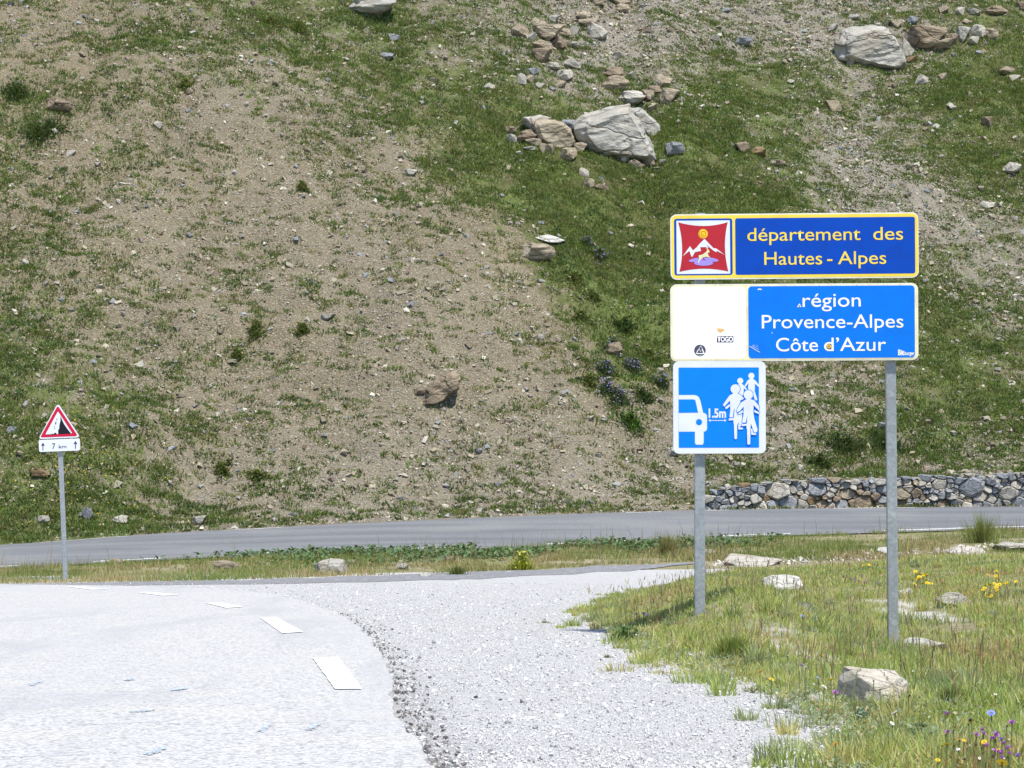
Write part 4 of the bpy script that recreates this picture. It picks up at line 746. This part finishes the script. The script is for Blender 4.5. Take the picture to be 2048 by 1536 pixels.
# tussocks on the scree
X, d = hillpts(90000); g, s = cover(X, d); nn = fbm(X*.55, d*.8, 121, 4); keep = rng.random(len(X)) < np.clip(g*(.85+1.6*nn), .13, 1)*.5; X, d, g = X[keep], d[keep], g[keep]; nt_ = len(X); parts = []
nb = 26; r = (.05+.055*rng.random(nt_)+.12*rng.random(nt_)**3)*(.8+.6*g)*(1+.4*(rng.random(nt_) < .12)); el = rng.uniform(1., 2.4, nt_)
ang = rng.uniform(0, 6.283, (nt_, nb)); rad = np.sqrt(rng.random((nt_, nb)))*r[:, None]; bx = X[:, None]+np.cos(ang)*rad*el[:, None]; bd = d[:, None]+np.sin(ang)*rad*.8
hh = rng.uniform(.6, 1.2, (nt_, nb))*(.32*r[:, None]+.045); dz = (1-(rad/r[:, None])**2)*.5*r[:, None]; tc = pal(nt_, GP, [3, 2.4, 2.6, 1.2, .6], .15); cc = np.clip(np.repeat(tc[:, None, :], nb, 1)*(1+rng.normal(0, .2, (nt_, nb, 1))), .01, .6)
bx, bd = bx.ravel(), bd.ravel(); parts.append(blades(np.stack([bx, bd, H(bx, bd)+dz.ravel()*rng.random(len(bx))**.5], -1), hh.ravel(), rng.uniform(.025, .05, len(bx)), cc.reshape(-1, 3), rng.uniform(.3, .95, len(bx)), (ang+rng.normal(0, .5, ang.shape)).ravel(), 1))
V, Fc, Cc = join(parts); o = mesh_np('grass_tussocks', V, Fc, m_grass, Cc); tag(o, 'low green grass tussocks dotted over the mountain slope', 'grass', kind='stuff')
# turf on the greener stretches
X, d = hillpts(520000); g, s = cover(X, d); nn = .5+.7*fbm(X*1.1, d*1.4, 123, 4); keep = nn < (g-.30)*1.25; X, d, g = X[keep], d[keep], g[keep]; n = len(X)
ty = fbm(X*.35, d*.35, 127, 3); k1 = np.clip(.5+1.2*ty, 0, 1)[:, None]; cc = np.clip((np.array([.118, .185, .036])*(1-k1)+np.array([.185, .205, .066])*k1)*(1+rng.normal(0, .25, (n, 1))), .01, .5)
tl = fbm(X*1.5, d*1.5, 131, 3); hgt = rng.uniform(.05, .13, n)*(1+.8*np.clip(tl, 0, 1))
o = mesh_np('turf', *[q for q in blades(np.stack([X, d, H(X, d)], -1), hgt, rng.uniform(.018, .034, n), cc, rng.uniform(.2, .8, n), None, 1)][:2], m_grass, np.repeat(cc, 3, 0)); tag(o, 'short green alpine turf on the right-hand slope', 'grass', kind='stuff')
# yellow flower specks of the lower left slope
n = 1700; px = np.concatenate([rng.normal(130, 130, n//2), rng.normal(330, 200, n-n//2)]); py = np.concatenate([rng.normal(930, 70, n//2), rng.normal(1000, 40, n-n//2)]); q = [(a, b) for a, b in zip(px, py) if 0 < a < 900 and 780 < b < 1060][:210]
P = np.array([ray(a, b) for a, b in q]); P[:, 2] += .1; sp_ = scatter('yellow_flower_specks', P, rng.uniform(.018, .036, len(P)), pal(len(P), [(.65, .45, .02), (.7, .6, .05)], [2, 1]), flatz=(.5, .8)); tag(sp_, 'tiny yellow flowers dotted over the lower left slope', 'flowers', kind='stuff')

# grass of the near bank
def bank_pts(n, d0=6.3, d1=36, pw=1.5):
    d = d0+(d1-d0)*rng.random(n)**pw; X = xedge(d)-.15+(.27*d+.6-xedge(d))*rng.random(n); k = X > xedge(d)-.15; return X[k], d[k]
BP = [(.38, .45, .12), (.46, .48, .17), (.27, .38, .10), (.60, .56, .32), (.42, .30, .16), (.36, .43, .26)]
X, d = bank_pts(190000); bare = barepatch(X, d)+.95*np.clip(fbm(X*1.5, d*.8, 141, 4)-.12, 0, 1); keep = rng.random(len(X)) > np.clip(bare*1.35-.12, 0, 1); X, d = X[keep], d[keep]; n = len(X)
tone = fbm(X*.9, d*.7, 143, 3); dry = np.clip(.42+tone*1.6, 0, 1)[:, None]; cg = pal(n, BP, [3, 2.5, 3, .6, .2, 1], .16); cd = pal(n, BP, [2.0, 3.0, 1., 2.2, .6, .8], .16); pick = rng.random((n, 1)) < dry; cc = np.where(pick, cd, cg); rp = fbm(X*1.1+9, d*.8, 149, 4)[:, None]; cc = np.where((rp > .34) & (rng.random((n, 1)) < .4), pal(n, [(.42, .26, .13), (.5, .36, .2)], [1, 1]), cc); cc = np.where((rp < -.3) & (rng.random((n, 1)) < .7), pal(n, [(.28, .34, .2), (.2, .3, .1)], [1, 1]), cc)
tall = np.clip(.45+1.5*fbm(X*1.4, d*1., 147, 3), .05, 1.5); hh = (.035+.11*tall*rng.random(n)**.7)*(1-.35*sstep(20, 28, d))*np.clip((X-xedge(d)+.4)/.6, .45, 1)
pA = blades(np.stack([X, d, H(X, d)], -1), hh, rng.uniform(.0035, .0075, n)*(1+.035*d), cc, rng.uniform(.15, .9, n))
ns = 1700; X, d = bank_pts(ns, 9, 36, 1.1); keep = rng.random(len(X)) > barepatch(X, d)*1.2; X, d = X[keep], d[keep]; n = len(X); hs = rng.uniform(.12, .30, n)*(1-.25*sstep(20, 28, d)); P = np.stack([X, d, H(X, d)], -1)
az = rng.uniform(0, 6.28, n); ln = rng.uniform(.05, .35, n); pB = blades(P, hs, np.full(n, .004)*(1+.04*d), pal(n, [(.34, .30, .15), (.25, .26, .1), (.3, .2, .13)], [2, 2, 1]), ln, az)
tip = P+np.stack([np.cos(az)*ln*hs, np.sin(az)*ln*hs, hs*np.sqrt(1-ln**2)], -1); tip[:, 2] -= hs*.14; pC = blades(tip, hs*.26, np.full(n, .005)*(1+.04*d), pal(n, [(.27, .17, .13), (.42, .34, .2), (.2, .15, .11)], [2, 3, .6]), ln+.1, az)
nt2 = 620; dt = 7+27*rng.random(nt2)**1.3; edge_ = rng.random(nt2) < .45; Xt = np.where(edge_, xedge(dt)+rng.normal(.14, .2, nt2), xedge(dt)+.3+rng.random(nt2)*(.25*dt)); nb2 = 60; rt_ = rng.uniform(.03, .11, nt2); an = rng.uniform(0, 6.283, (nt2, nb2)); ra = np.sqrt(rng.random((nt2, nb2)))*rt_[:, None]
bx = (Xt[:, None]+np.cos(an)*ra).ravel(); bd = (dt[:, None]+np.sin(an)*ra).ravel(); ht = ((rng.uniform(.06, .18, nt2)*np.where(edge_, .75, 1))[:, None]*rng.uniform(.4, 1.05, (nt2, nb2))).ravel(); ct = np.clip(np.repeat(pal(nt2, [(.38, .44, .14), (.31, .38, .13), (.50, .48, .21), (.34, .38, .22)], [3, 2, 2.5, 2])[:, None], nb2, 1)*(1+rng.normal(0, .18, (nt2, nb2, 1))), .02, .7).reshape(-1, 3)
pD = blades(np.stack([bx, bd, H(bx, bd)], -1), ht*(1-.35*sstep(20, 28, bd)), rng.uniform(.0035, .007, len(bx))*(1+.03*bd), ct, rng.uniform(.1, .8, len(bx)), an.ravel())
V, Fc, Cc = join([pA, pB, pC, pD]); o = mesh_np('bank_grass', V, Fc, m_grass, Cc); tag(o, 'yellow-green meadow grass with seed heads on the near bank', 'grass', kind='stuff')
# verge grass between the dark asphalt and the far road
n = 90000; X = rng.uniform(-11.5, 13, n); t = rng.random(n); d0 = np.interp(X, B_[:, 0], B_[:, 1])+.05; d = d0+(dnear(X)-.02-d0)*t; wz = sstep(.35, .6, t+.3*fbm(X*.5, d*.6, 151, 3)); keep = (rng.random(n) > .25*wz) & (fbm(X*1.1, d*1.3, 159, 3) > -.22+.3*rng.random(n)-.15); X, d, t = X[keep], d[keep], t[keep]; n = len(X)
dr = np.clip(.45+1.3*fbm(X*.6, d*.6, 153, 3), 0, 1)[:, None]; cc = np.where(rng.random((n, 1)) < dr, pal(n, [(.50, .42, .25), (.42, .29, .2), (.36, .36, .15)], [2, 1.2, 2]), pal(n, [tuple(1.45*q for q in c_) for c_ in GP], [2, 3, 1., 3, 2]))
pA = blades(np.stack([X, d, H(X, d)], -1), rng.uniform(.04, .15, n)*(.6+.9*np.clip(.4+fbm(X*.9, d*.9, 155, 3), 0, 1)), np.full(n, .018), cc, rng.uniform(.1, .7, n), None, 1)
n = 1500; X = rng.uniform(-11, 11, n); keep = rng.random(n) < np.clip(.25+1.4*fbm(X*.55, X*0, 157, 3), .03, 1)+.4*((X > 1.5) & (X < 5)); X = X[keep]; n = len(X); d0 = np.interp(X, B_[:, 0], B_[:, 1])+.2; d = d0+(dnear(X)-.1-d0)*rng.random(n); hs = rng.uniform(.2, .55, n)
pB = blades(np.stack([X, d, H(X, d)], -1), hs, np.full(n, .011), pal(n, [(.36, .28, .17), (.28, .2, .14), (.25, .24, .1)], [2, 1, 1]), rng.uniform(.05, .4, n))
V, Fc, Cc = join([pA, pB]); o = mesh_np('verge_grass', V, Fc, m_grass, Cc); tag(o, 'dry and green roadside grass below the far road', 'grass', kind='stuff')
def leaves(P, size, cols, tilt=.9):
    n = len(P); a = rng.uniform(0, 6.283, n); t = rng.uniform(.1, tilt, n); L_ = size; W_ = size*.7
    u = np.stack([np.cos(a)*np.cos(t), np.sin(a)*np.cos(t), np.sin(t)], -1); v = np.stack([-np.sin(a), np.cos(a), np.zeros(n)], -1); fold = np.stack([-np.cos(a)*np.sin(t), -np.sin(a)*np.sin(t), np.cos(t)], -1)
    q = lambda i, j, k: P+u*(L_*i)[:, None]+v*(W_*j)[:, None]+fold*(L_*k)[:, None]
    V = np.stack([q(0, 0, 0), q(.35, .5, .12), q(.8, .35, .1), q(1, 0, -.05), q(.8, -.35, .1), q(.35, -.5, .12), q(.5, 0, 0)], 1); o = 7*np.arange(n)[:, None]
    Fc = np.concatenate([o+[[0, 1, 6]], o+[[1, 2, 6]], o+[[2, 3, 6]], o+[[3, 4, 6]], o+[[4, 5, 6]], o+[[5, 0, 6]]], 0)
    return V.reshape(-1, 3), Fc, np.repeat(cols, 7, 0)
WP = [(.085, .15, .06), (.11, .18, .075), (.07, .12, .055), (.15, .2, .10)]
n = 26000; X = rng.uniform(-7.0, 5.5, n); d0 = np.interp(X, B_[:, 0], B_[:, 1]); t = rng.random(n); d = d0+(dnear(X)-d0)*t; den = np.clip(.4+2.0*fbm(X*.7, d*.7, 161, 3), 0, 1)*sstep(.3, .62, t)*np.interp(X, [-7, -5.5, -4.8, 2.5, 4, 5.5], [.0, .3, .75, .7, .4, .1]); keep = rng.random(n) < den; X, d = X[keep], d[keep]; n = len(X)
V, Fc, Cc = leaves(np.stack([X, d, H(X, d)+rng.uniform(.01, .13, n)], -1), rng.uniform(.05, .11, n), pal(n, WP, [3, 3, 2, 1])); o = mesh_np('verge_weeds', V, Fc, m_weed, Cc); tag(o, 'broad-leaved green weeds along the verge of the far road', 'weeds', kind='stuff')
# low grey-green herbs of the near bank and of the gravel edge
n = 42000; X, d = bank_pts(n, 6.5, 20, 1.2); s = X-xedge(d); keep = (rng.random(len(X)) < np.clip(1.1-s/1.1, .03, 1)*np.clip(.5+1.5*fbm(X*1.4, d, 163, 3), 0, 1)) & (s > .0); X, d = X[keep], d[keep]; n = len(X)
V, Fc, Cc = leaves(np.stack([X, d, H(X, d)+rng.uniform(.005, .07, n)], -1), rng.uniform(.009, .022, n), pal(n, [(.20, .25, .16), (.16, .22, .13), (.30, .30, .18), (.38, .30, .2)], [3, 3, 1.5, 1])); o = mesh_np('bank_herbs', V, Fc, m_weed, Cc); tag(o, 'low grey-green herbs along the gravel edge', 'herbs', kind='stuff')

# ------------------------------------------------------------------ individual plants
def clump(name, px, py, wpx, hpx, label, cols, n=420, bw=.014, cat='grass clump', lean=(.05, .65), flower=None, group=None, nleaf=0):
    p = ray(px, py); d = p[1]; r = wpx/2*d/F; h = hpx*d/F; ang = rng.uniform(0, 6.283, n); rad = np.minimum(np.abs(rng.normal(0, .42, n)), 1.2)*r*(.8+.35*np.sin(ang*3+px)); X = p[0]+np.cos(ang)*rad; Y = d+np.sin(ang)*rad*.7
    e_ = empty(name, tuple(p)); tag(e_, label, cat, group); P = np.stack([X, Y, H(X, Y)], -1)-p; hh = h*rng.uniform(.35, 1.05, n)*(1-.4*rad/(r+1e-6))
    v, f_, c = blades(P, hh, np.full(n, bw), pal(n, cols, [1]*len(cols), .18), rng.uniform(*lean, n), ang); mesh_np('foliage', v, f_, m_grass, c, e_)
    if nleaf:
        a2 = rng.uniform(0, 6.283, nleaf); r2 = np.clip(np.abs(rng.normal(0, .5, nleaf)), 0, 1.25)*r*(.75+.3*np.sin(a2*3+px)); Q = np.stack([np.cos(a2)*r2, np.sin(a2)*r2*.7, h*rng.random(nleaf)*np.sqrt(np.clip(1-(r2/r)**2, .05, 1))], -1); Q[:, 2] += H(p[0]+Q[:, 0], d+Q[:, 1])-p[2]
        v, f_, c = leaves(Q, np.full(nleaf, bw*4)*rng.uniform(.6, 1.2, nleaf), pal(nleaf, cols, [1]*len(cols), .2)); mesh_np('leaves', v, f_, m_weed, c, e_)
    if flower:
        k, col = flower; i = rng.choice(n, min(k, n), replace=False); T = P[i]+np.stack([np.cos(ang[i])*.2*hh[i], np.sin(ang[i])*.2*hh[i], hh[i]*1.05], -1); s_ = scatter('blossoms', T, np.full(len(T), .035)*rng.uniform(.7, 1.3, len(T)), pal(len(T), [col, tuple(x*.7 for x in col)], [2, 1]), flatz=(.6, 1.)); s_.parent = e_
    return e_
G1 = [(.10, .17, .04), (.15, .2, .05), (.2, .2, .08)]; GD = [(.06, .10, .028), (.08, .125, .036), (.105, .14, .05)]; GY = [(.36, .40, .05), (.28, .34, .05), (.42, .42, .08)]; GL = [(.075, .125, .045), (.10, .15, .06), (.13, .16, .07)]
clump('grass_clump', 1965, 1086, 90, 78, 'tall wispy grass clump on the bank at the right edge', [(.16, .24, .05), (.24, .28, .08), (.36, .32, .16)], 520, .008, lean=(.03, .6))
clump('yellow_bush', 1044, 1140, 62, 36, 'feathery yellow-green plant on the verge in the middle', GY, 300, .014, 'plant', (.1, .9), nleaf=260)
clump('grass_clump', 915, 1150, 60, 26, 'grass tuft at the edge of the dark asphalt, middle of the verge', G1, 220, .012)
clump('grass_clump', 1335, 1110, 70, 55, 'tall straw-coloured grass left of the left sign post', [(.3, .3, .12), (.38, .3, .17), (.2, .24, .07)], 320, .01, lean=(.03, .45))
clump('grass_clump', 1465, 1325, 130, 70, 'dense light green grass tuft in front of the left sign post', [(.23, .29, .07), (.3, .31, .09), (.16, .24, .06)], 900, .006, lean=(.05, .6))
clump('grass_clump', 1905, 1420, 90, 60, 'dark green grass tuft right of the large cream stone', [(.13, .19, .045), (.18, .23, .06), (.2, .2, .07)], 600, .005)
clump('grass_clump', 1250, 1285, 90, 30, 'low green herb patch at the gravel edge left of the posts', [(.10, .18, .06), (.15, .22, .07)], 420, .008, 'plant', nleaf=160)
clump('grass_clump', 1215, 1318, 30, 12, 'tiny grass tuft standing alone on the gravel', [(.15, .2, .07), (.2, .23, .1)], 90, .005)
clump('grass_clump', 1293, 1322, 28, 18, 'small dark grass tuft at the gravel edge', [(.13, .2, .06), (.2, .22, .09)], 110, .005)
clump('grass_clump', 1545, 1506, 48, 18, 'small yellowish tuft on the gravel near the bottom edge', [(.3, .28, .13), (.24, .26, .1)], 170, .005)
clump('grass_clump', 1090, 1248, 40, 10, 'flat little tuft far out on the gravel', [(.2, .24, .1), (.28, .27, .13)], 100, .006)
clump('grass_clump', 1840, 1500, 120, 50, 'grey-green cushion plant near the bottom right corner', [(.2, .27, .16), (.25, .30, .18), (.16, .23, .13)], 800, .006, 'plant', (.2, .9), nleaf=300)
clump('grass_clump', 1720, 1448, 50, 28, 'bluish-green cushion left of the white flower head', [(.13, .25, .17), (.17, .28, .2)], 260, .005, 'plant', nleaf=120)
for px, py, wp, hp, lab, k in [(1228, 702, 50, 26, 'purple-flowered clump above the brown earth hollow, beside the panels', 60), (1212, 745, 52, 24, 'purple-flowered clump at the left of the four by the panels', 90), (1268, 742, 50, 26, 'purple-flowered clump next to the cyclist panel, upper', 110), (1215, 785, 60, 26, 'lowest left purple-flowered clump by the cyclist panel', 100),
                              (1240, 806, 70, 30, 'broad dark purple-flowered cushion below the others', 70), (1325, 775, 40, 30, 'purple-flowered plant touching the cyclist panel', 40), (1200, 520, 46, 24, 'faint purple-flowered clump left of the département panel', 50), (1175, 492, 40, 18, 'small purple-flowered clump right of the pale slab', 40)]:
    clump('purple_flower_clump', px, py, wp, hp, lab, GL, 260, .02, 'plant', (.1, .8), (k//2, (.22, .19, .40)), 'purple-flowered clumps on the slope', nleaf=160)
for px, py, wp, hp, lab in [(35, 195, 110, 50, 'large dark green shrub patch at the upper left edge'), (100, 262, 150, 36, 'dark green shrub patch below the brown half-buried rock'), (75, 275, 90, 30, 'dark shrub at far left below its larger neighbour'), (1262, 850, 80, 34, 'bright green bush left of the cyclist panel'), (1185, 600, 60, 24, 'dark green shrub at the border of turf and scree'),
                            (370, 178, 34, 26, 'round dark green tuft on the upper left slope'), (605, 380, 34, 20, 'small round green tuft on the mid slope'), (512, 668, 50, 24, 'dark green tuft on bare soil, middle left'), (605, 665, 36, 20, 'dark tuft below the small hollow on the scree'), (475, 715, 34, 18, 'dark round tuft right of the long grass ledge'),
                            (1165, 640, 60, 24, 'dark shrub at the scree edge left of the région panel'), (1250, 660, 70, 30, 'leafy shrub above the earth-stained brown lump'), (1300, 720, 60, 28, 'leafy shrub against the left edge of the région panel'), (1180, 770, 50, 24, 'leafy shrub at the left margin of the purple clumps'), (1290, 800, 70, 30, 'leafy shrub under the purple clumps beside the cyclist panel'), (1150, 560, 60, 22, 'low shrub on the turf border, halfway up'), (445, 945, 50, 20, 'green tuft on pale soil above the far road'), (515, 955, 60, 16, 'long low green tuft above the far road'), (1690, 900, 150, 60, 'wide green bush patch above the stone wall'), (1780, 900, 110, 70, 'leafy green bush patch behind the right sign post'), (1640, 930, 100, 30, 'low green bush on the bank above the wall, left part'), (540, 50, 60, 22, 'dark green shrub near the top edge left of the gully'), (600, 62, 50, 24, 'second green shrub near the top edge, nearer the gully')]:
    clump('shrub', px, py, wp*1.15, hp*.75, lab, (GD if wp > 65 else GP) if 'bright' not in lab else [(.08, .16, .03), (.11, .19, .04)], 330, .022, 'shrub', (.1, .8), None, 'low shrubs and tufts on the slope', nleaf=220)

m_stem = plain('flower_stem', (.14, .17, .06), .7, .2); m_fl = {k: plain('petal_'+k, c, .6, .2, .1) for k, c in {'purple': (.42, .17, .48), 'violet': (.24, .18, .48), 'yellow': (.80, .60, .04), 'orange': (.72, .36, .06), 'white': (.85, .85, .83), 'blue': (.25, .35, .80), 'dark': (.10, .035, .06)}.items()}
m_eye = plain('flower_centre', (.35, .19, .02), .8, .1)
def flower_mesh(kind):
    bm = bmesh.new(); rd = random.Random(hash(kind) % 99 if False else len(kind))
    if kind in ('purple', 'violet', 'dark'):
        for i in range(20 if kind != 'dark' else 10):
            a = i*2.4; r = math.sqrt(i/20); t = Vector((math.cos(a)*r*.5, math.sin(a)*r*.5, .55-.35*r)); s = Vector((-math.sin(a), math.cos(a), 0))*.09
            q = [bm.verts.new(p) for p in (Vector((t.x*.2, t.y*.2, 0)), t*.7+s, t*1.15, t*.7-s)]; bm.faces.new(q)
    else:
        for layer, (n, rr_, zz) in enumerate(((13, .55, .06), (11, .38, .15))):
            for i in range(n):
                a = 6.283*i/n+layer*.2; u = Vector((math.cos(a), math.sin(a), 0)); s = Vector((-u.y, u.x, 0))*.11; q = [bm.verts.new(p) for p in (u*.05, u*rr_*.6+s+Vector((0, 0, zz)), u*rr_+Vector((0, 0, zz*.8)), u*rr_*.6-s+Vector((0, 0, zz)))]; bm.faces.new(q)
    me = bpy.data.meshes.new('petals'); bm.to_mesh(me); bm.free(); me.materials.append(m_fl[kind]); return me
FM = {k: flower_mesh(k) for k in m_fl}
bm = bmesh.new(); bmesh.ops.create_icosphere(bm, subdivisions=1, radius=.5); me_eye = bpy.data.meshes.new('centre'); bm.to_mesh(me_eye); bm.free(); me_eye.materials.append(m_eye)
def flower(px, py, kind, label, size=.034, hgt=.13, group=None):
    """head at this place of the photo, rooted on the bank below it"""
    p = ray(px, py+hgt*F/12*.0+1); d0 = p[1]
    d = d0+np.arange(-3., 1.5, .02); X = (px-1024)/F*d; z = EYE-(py-768)/F*d; k = int(np.argmax(z-H(X, d) <= hgt)); size *= .64 if py > 1290 else .9; X, d, z = float(X[k]), float(d[k]), float(z[k]); gz = float(H(X, d)); h = max(z-gz, .03); rt = empty('flower', (X, d, gz)); tag(rt, label, 'flower', group)
    bx, by = random.uniform(-.02, .02), random.uniform(-.02, .02); V = []
    for i in range(4):
        t = i/3
        for a in range(3): V.append((bx*(1-t)**2+.0022*math.cos(a*2.09)*(1+.03*d), by*(1-t)**2+.0022*math.sin(a*2.09)*(1+.03*d), h*t-.005*(i == 0)))
    mesh_py('stem', V, [(i*3+a, i*3+(a+1) % 3, i*3+3+(a+1) % 3, i*3+3+a) for i in range(3) for a in range(3)], m_stem, rt)
    o = link(bpy.data.objects.new('petals', FM[kind]), rt); o.location = (0, 0, h); o.scale = (size*1.15,)*3; o.rotation_euler = (random.uniform(.2, .8), random.uniform(-.4, .4), random.uniform(0, 6))
    c = link(bpy.data.objects.new('centre', me_eye), rt); c.location = (0, 0, h+.002); c.scale = (size*.3, size*.3, size*.35)
FL = [(1671, 1387, 'purple', 'purple thistle flower between the gravel and the large cream stone', .042), (1891, 1430, 'purple', 'bright purple thistle flower right below the large cream stone', .042), (1943, 1444, 'dark', 'dark purple flower head right of the bright thistle', .04), (1990, 1471, 'purple', 'large purple thistle at the lower right edge', .042), (1966, 1469, 'purple', 'purple thistle just left of the large one at lower right', .034), (1952, 1471, 'purple', 'smaller purple thistle in the lower right bunch, left', .034),
      (2018, 1499, 'purple', 'purple thistle in the lower right, near the edge', .04), (2024, 1447, 'purple', 'pale purple thistle at the right edge above the bunch', .038), (1817, 1394, 'dark', 'dark flower head against the right edge of the cream stone', .034), (1747, 1364, 'dark', 'dark bud on a stalk in front of the cream stone', .025), (1760, 1382, 'dark', 'second dark bud in front of the cream stone, lower', .025), (2038, 1513, 'violet', 'violet flower in the bottom right corner', .034), (2004, 1481, 'violet', 'violet flower below the large purple thistle', .03), (1895, 1466, 'purple', 'faint purple flower left of the lower right bunch', .03),
      (2004, 1526, 'yellow', 'large yellow flower at the bottom right corner', .05), (1662, 1360, 'yellow', 'yellow flower left of the large cream stone', .042), (1543, 1359, 'yellow', 'single yellow flower at the gravel edge', .034), (1642, 1312, 'orange', 'orange-yellow flower above the white ones', .034), (1671, 1488, 'orange', 'orange flower low on the gravel edge', .028), (1520, 1344, 'orange', 'orange flower nearest the dense light grass tuft', .03), (1894, 1489, 'yellow', 'small yellow flower among the dark heads at lower right', .03), (1968, 1484, 'yellow', 'small yellow flower under the purple bunch', .026),
      (1790, 1427, 'white', 'round white flower head below the large cream stone', .055), (1784, 1447, 'white', 'small white flower under the round white head', .025), (1636, 1357, 'white', 'white flower left of the yellow one by the cream stone', .045), (1648, 1374, 'white', 'white flower just below its white neighbour', .04), (1611, 1335, 'white', 'white flower with purple neighbour on the bank', .04), (1604, 1331, 'purple', 'purple flower touching the white one on the bank', .03), (1618, 1316, 'purple', 'purple flower beside the orange-yellow one', .03), (1982, 1426, 'blue', 'pale blue flower at the right edge of the bank', .042),
      (1287, 1229, 'violet', 'blue-violet flower at the gravel edge left of the left post', .04), (1296, 1231, 'violet', 'second blue-violet flower beside it, slightly right', .035), (1273, 1229, 'violet', 'third blue-violet flower, leftmost at the gravel edge', .03), (1612, 1183, 'blue', 'blue flower near the upper whitish stone', .03), (1646, 1187, 'violet', 'violet flower right of the upper whitish stone', .03), (1688, 1154, 'violet', 'pale violet flower left of the right post', .045), (1605, 1232, 'blue', 'blue flower at the foot of the lower whitish stone', .03)]
for px, py, k, lab, sz in FL: flower(px, py, k, lab, sz, .14 if py > 1300 else .1)
def cluster(n, cx, cy, sx, sy, kind, label, group, size, hg=.12):
    for i in range(n):
        a, b = random.gauss(cx, sx), random.gauss(cy, sy); q = ray(a, b+20)
        if q[0] < xedge(q[1])+.3 or a > 2046: continue
        flower(a, b, kind, label, size*random.uniform(.7, 1.1), hg, group)
cluster(20, 1843, 1155, 16, 9, 'yellow', 'yellow flower in the bunch just right of the right sign post', 'yellow flowers right of the post', .05)
cluster(26, 1985, 1172, 20, 14, 'yellow', 'yellow flower in the bunch near the right edge of the bank', 'yellow flowers at the right edge', .048)
cluster(6, 1735, 1133, 12, 7, 'yellow', 'yellow flower on the bank left of the right sign post', 'yellow flowers left of the post', .045)
cluster(13, 1890, 1195, 26, 9, 'violet', 'pale violet flower around the grey gravelly slab', 'violet flowers around the gravelly slab', .04, .06)
cluster(9, 1722, 1161, 12, 4, 'purple', 'lilac flower in the patch left of the right post', 'lilac flowers left of the right post', .035, .08)
cluster(16, 1960, 1490, 50, 22, 'dark', 'dark seed head among the thistles at lower right', 'dark seed heads at lower right', .024, .16)
cluster(12, 1965, 1500, 50, 18, 'yellow', 'small yellow flower among the thistles at lower right', 'small yellow flowers at lower right', .022, .12)
cluster(16, 1900, 1490, 70, 22, 'white', 'tiny cream flower in the herbs at lower right', 'tiny cream flowers at lower right', .018, .1)
cluster(10, 2000, 1478, 26, 20, 'purple', 'small lilac thistle in the crowded bunch at lower right', 'small lilac thistles at lower right', .03, .14)
cluster(12, 1600, 1330, 60, 25, 'dark', 'dark seed head on the bank left of the cream stone', 'dark seed heads left of the cream stone', .02, .14)
cluster(14, 1960, 1345, 55, 30, 'white', 'small cream flower in the grass right of the right post', 'cream flowers right of the right post', .02, .1)
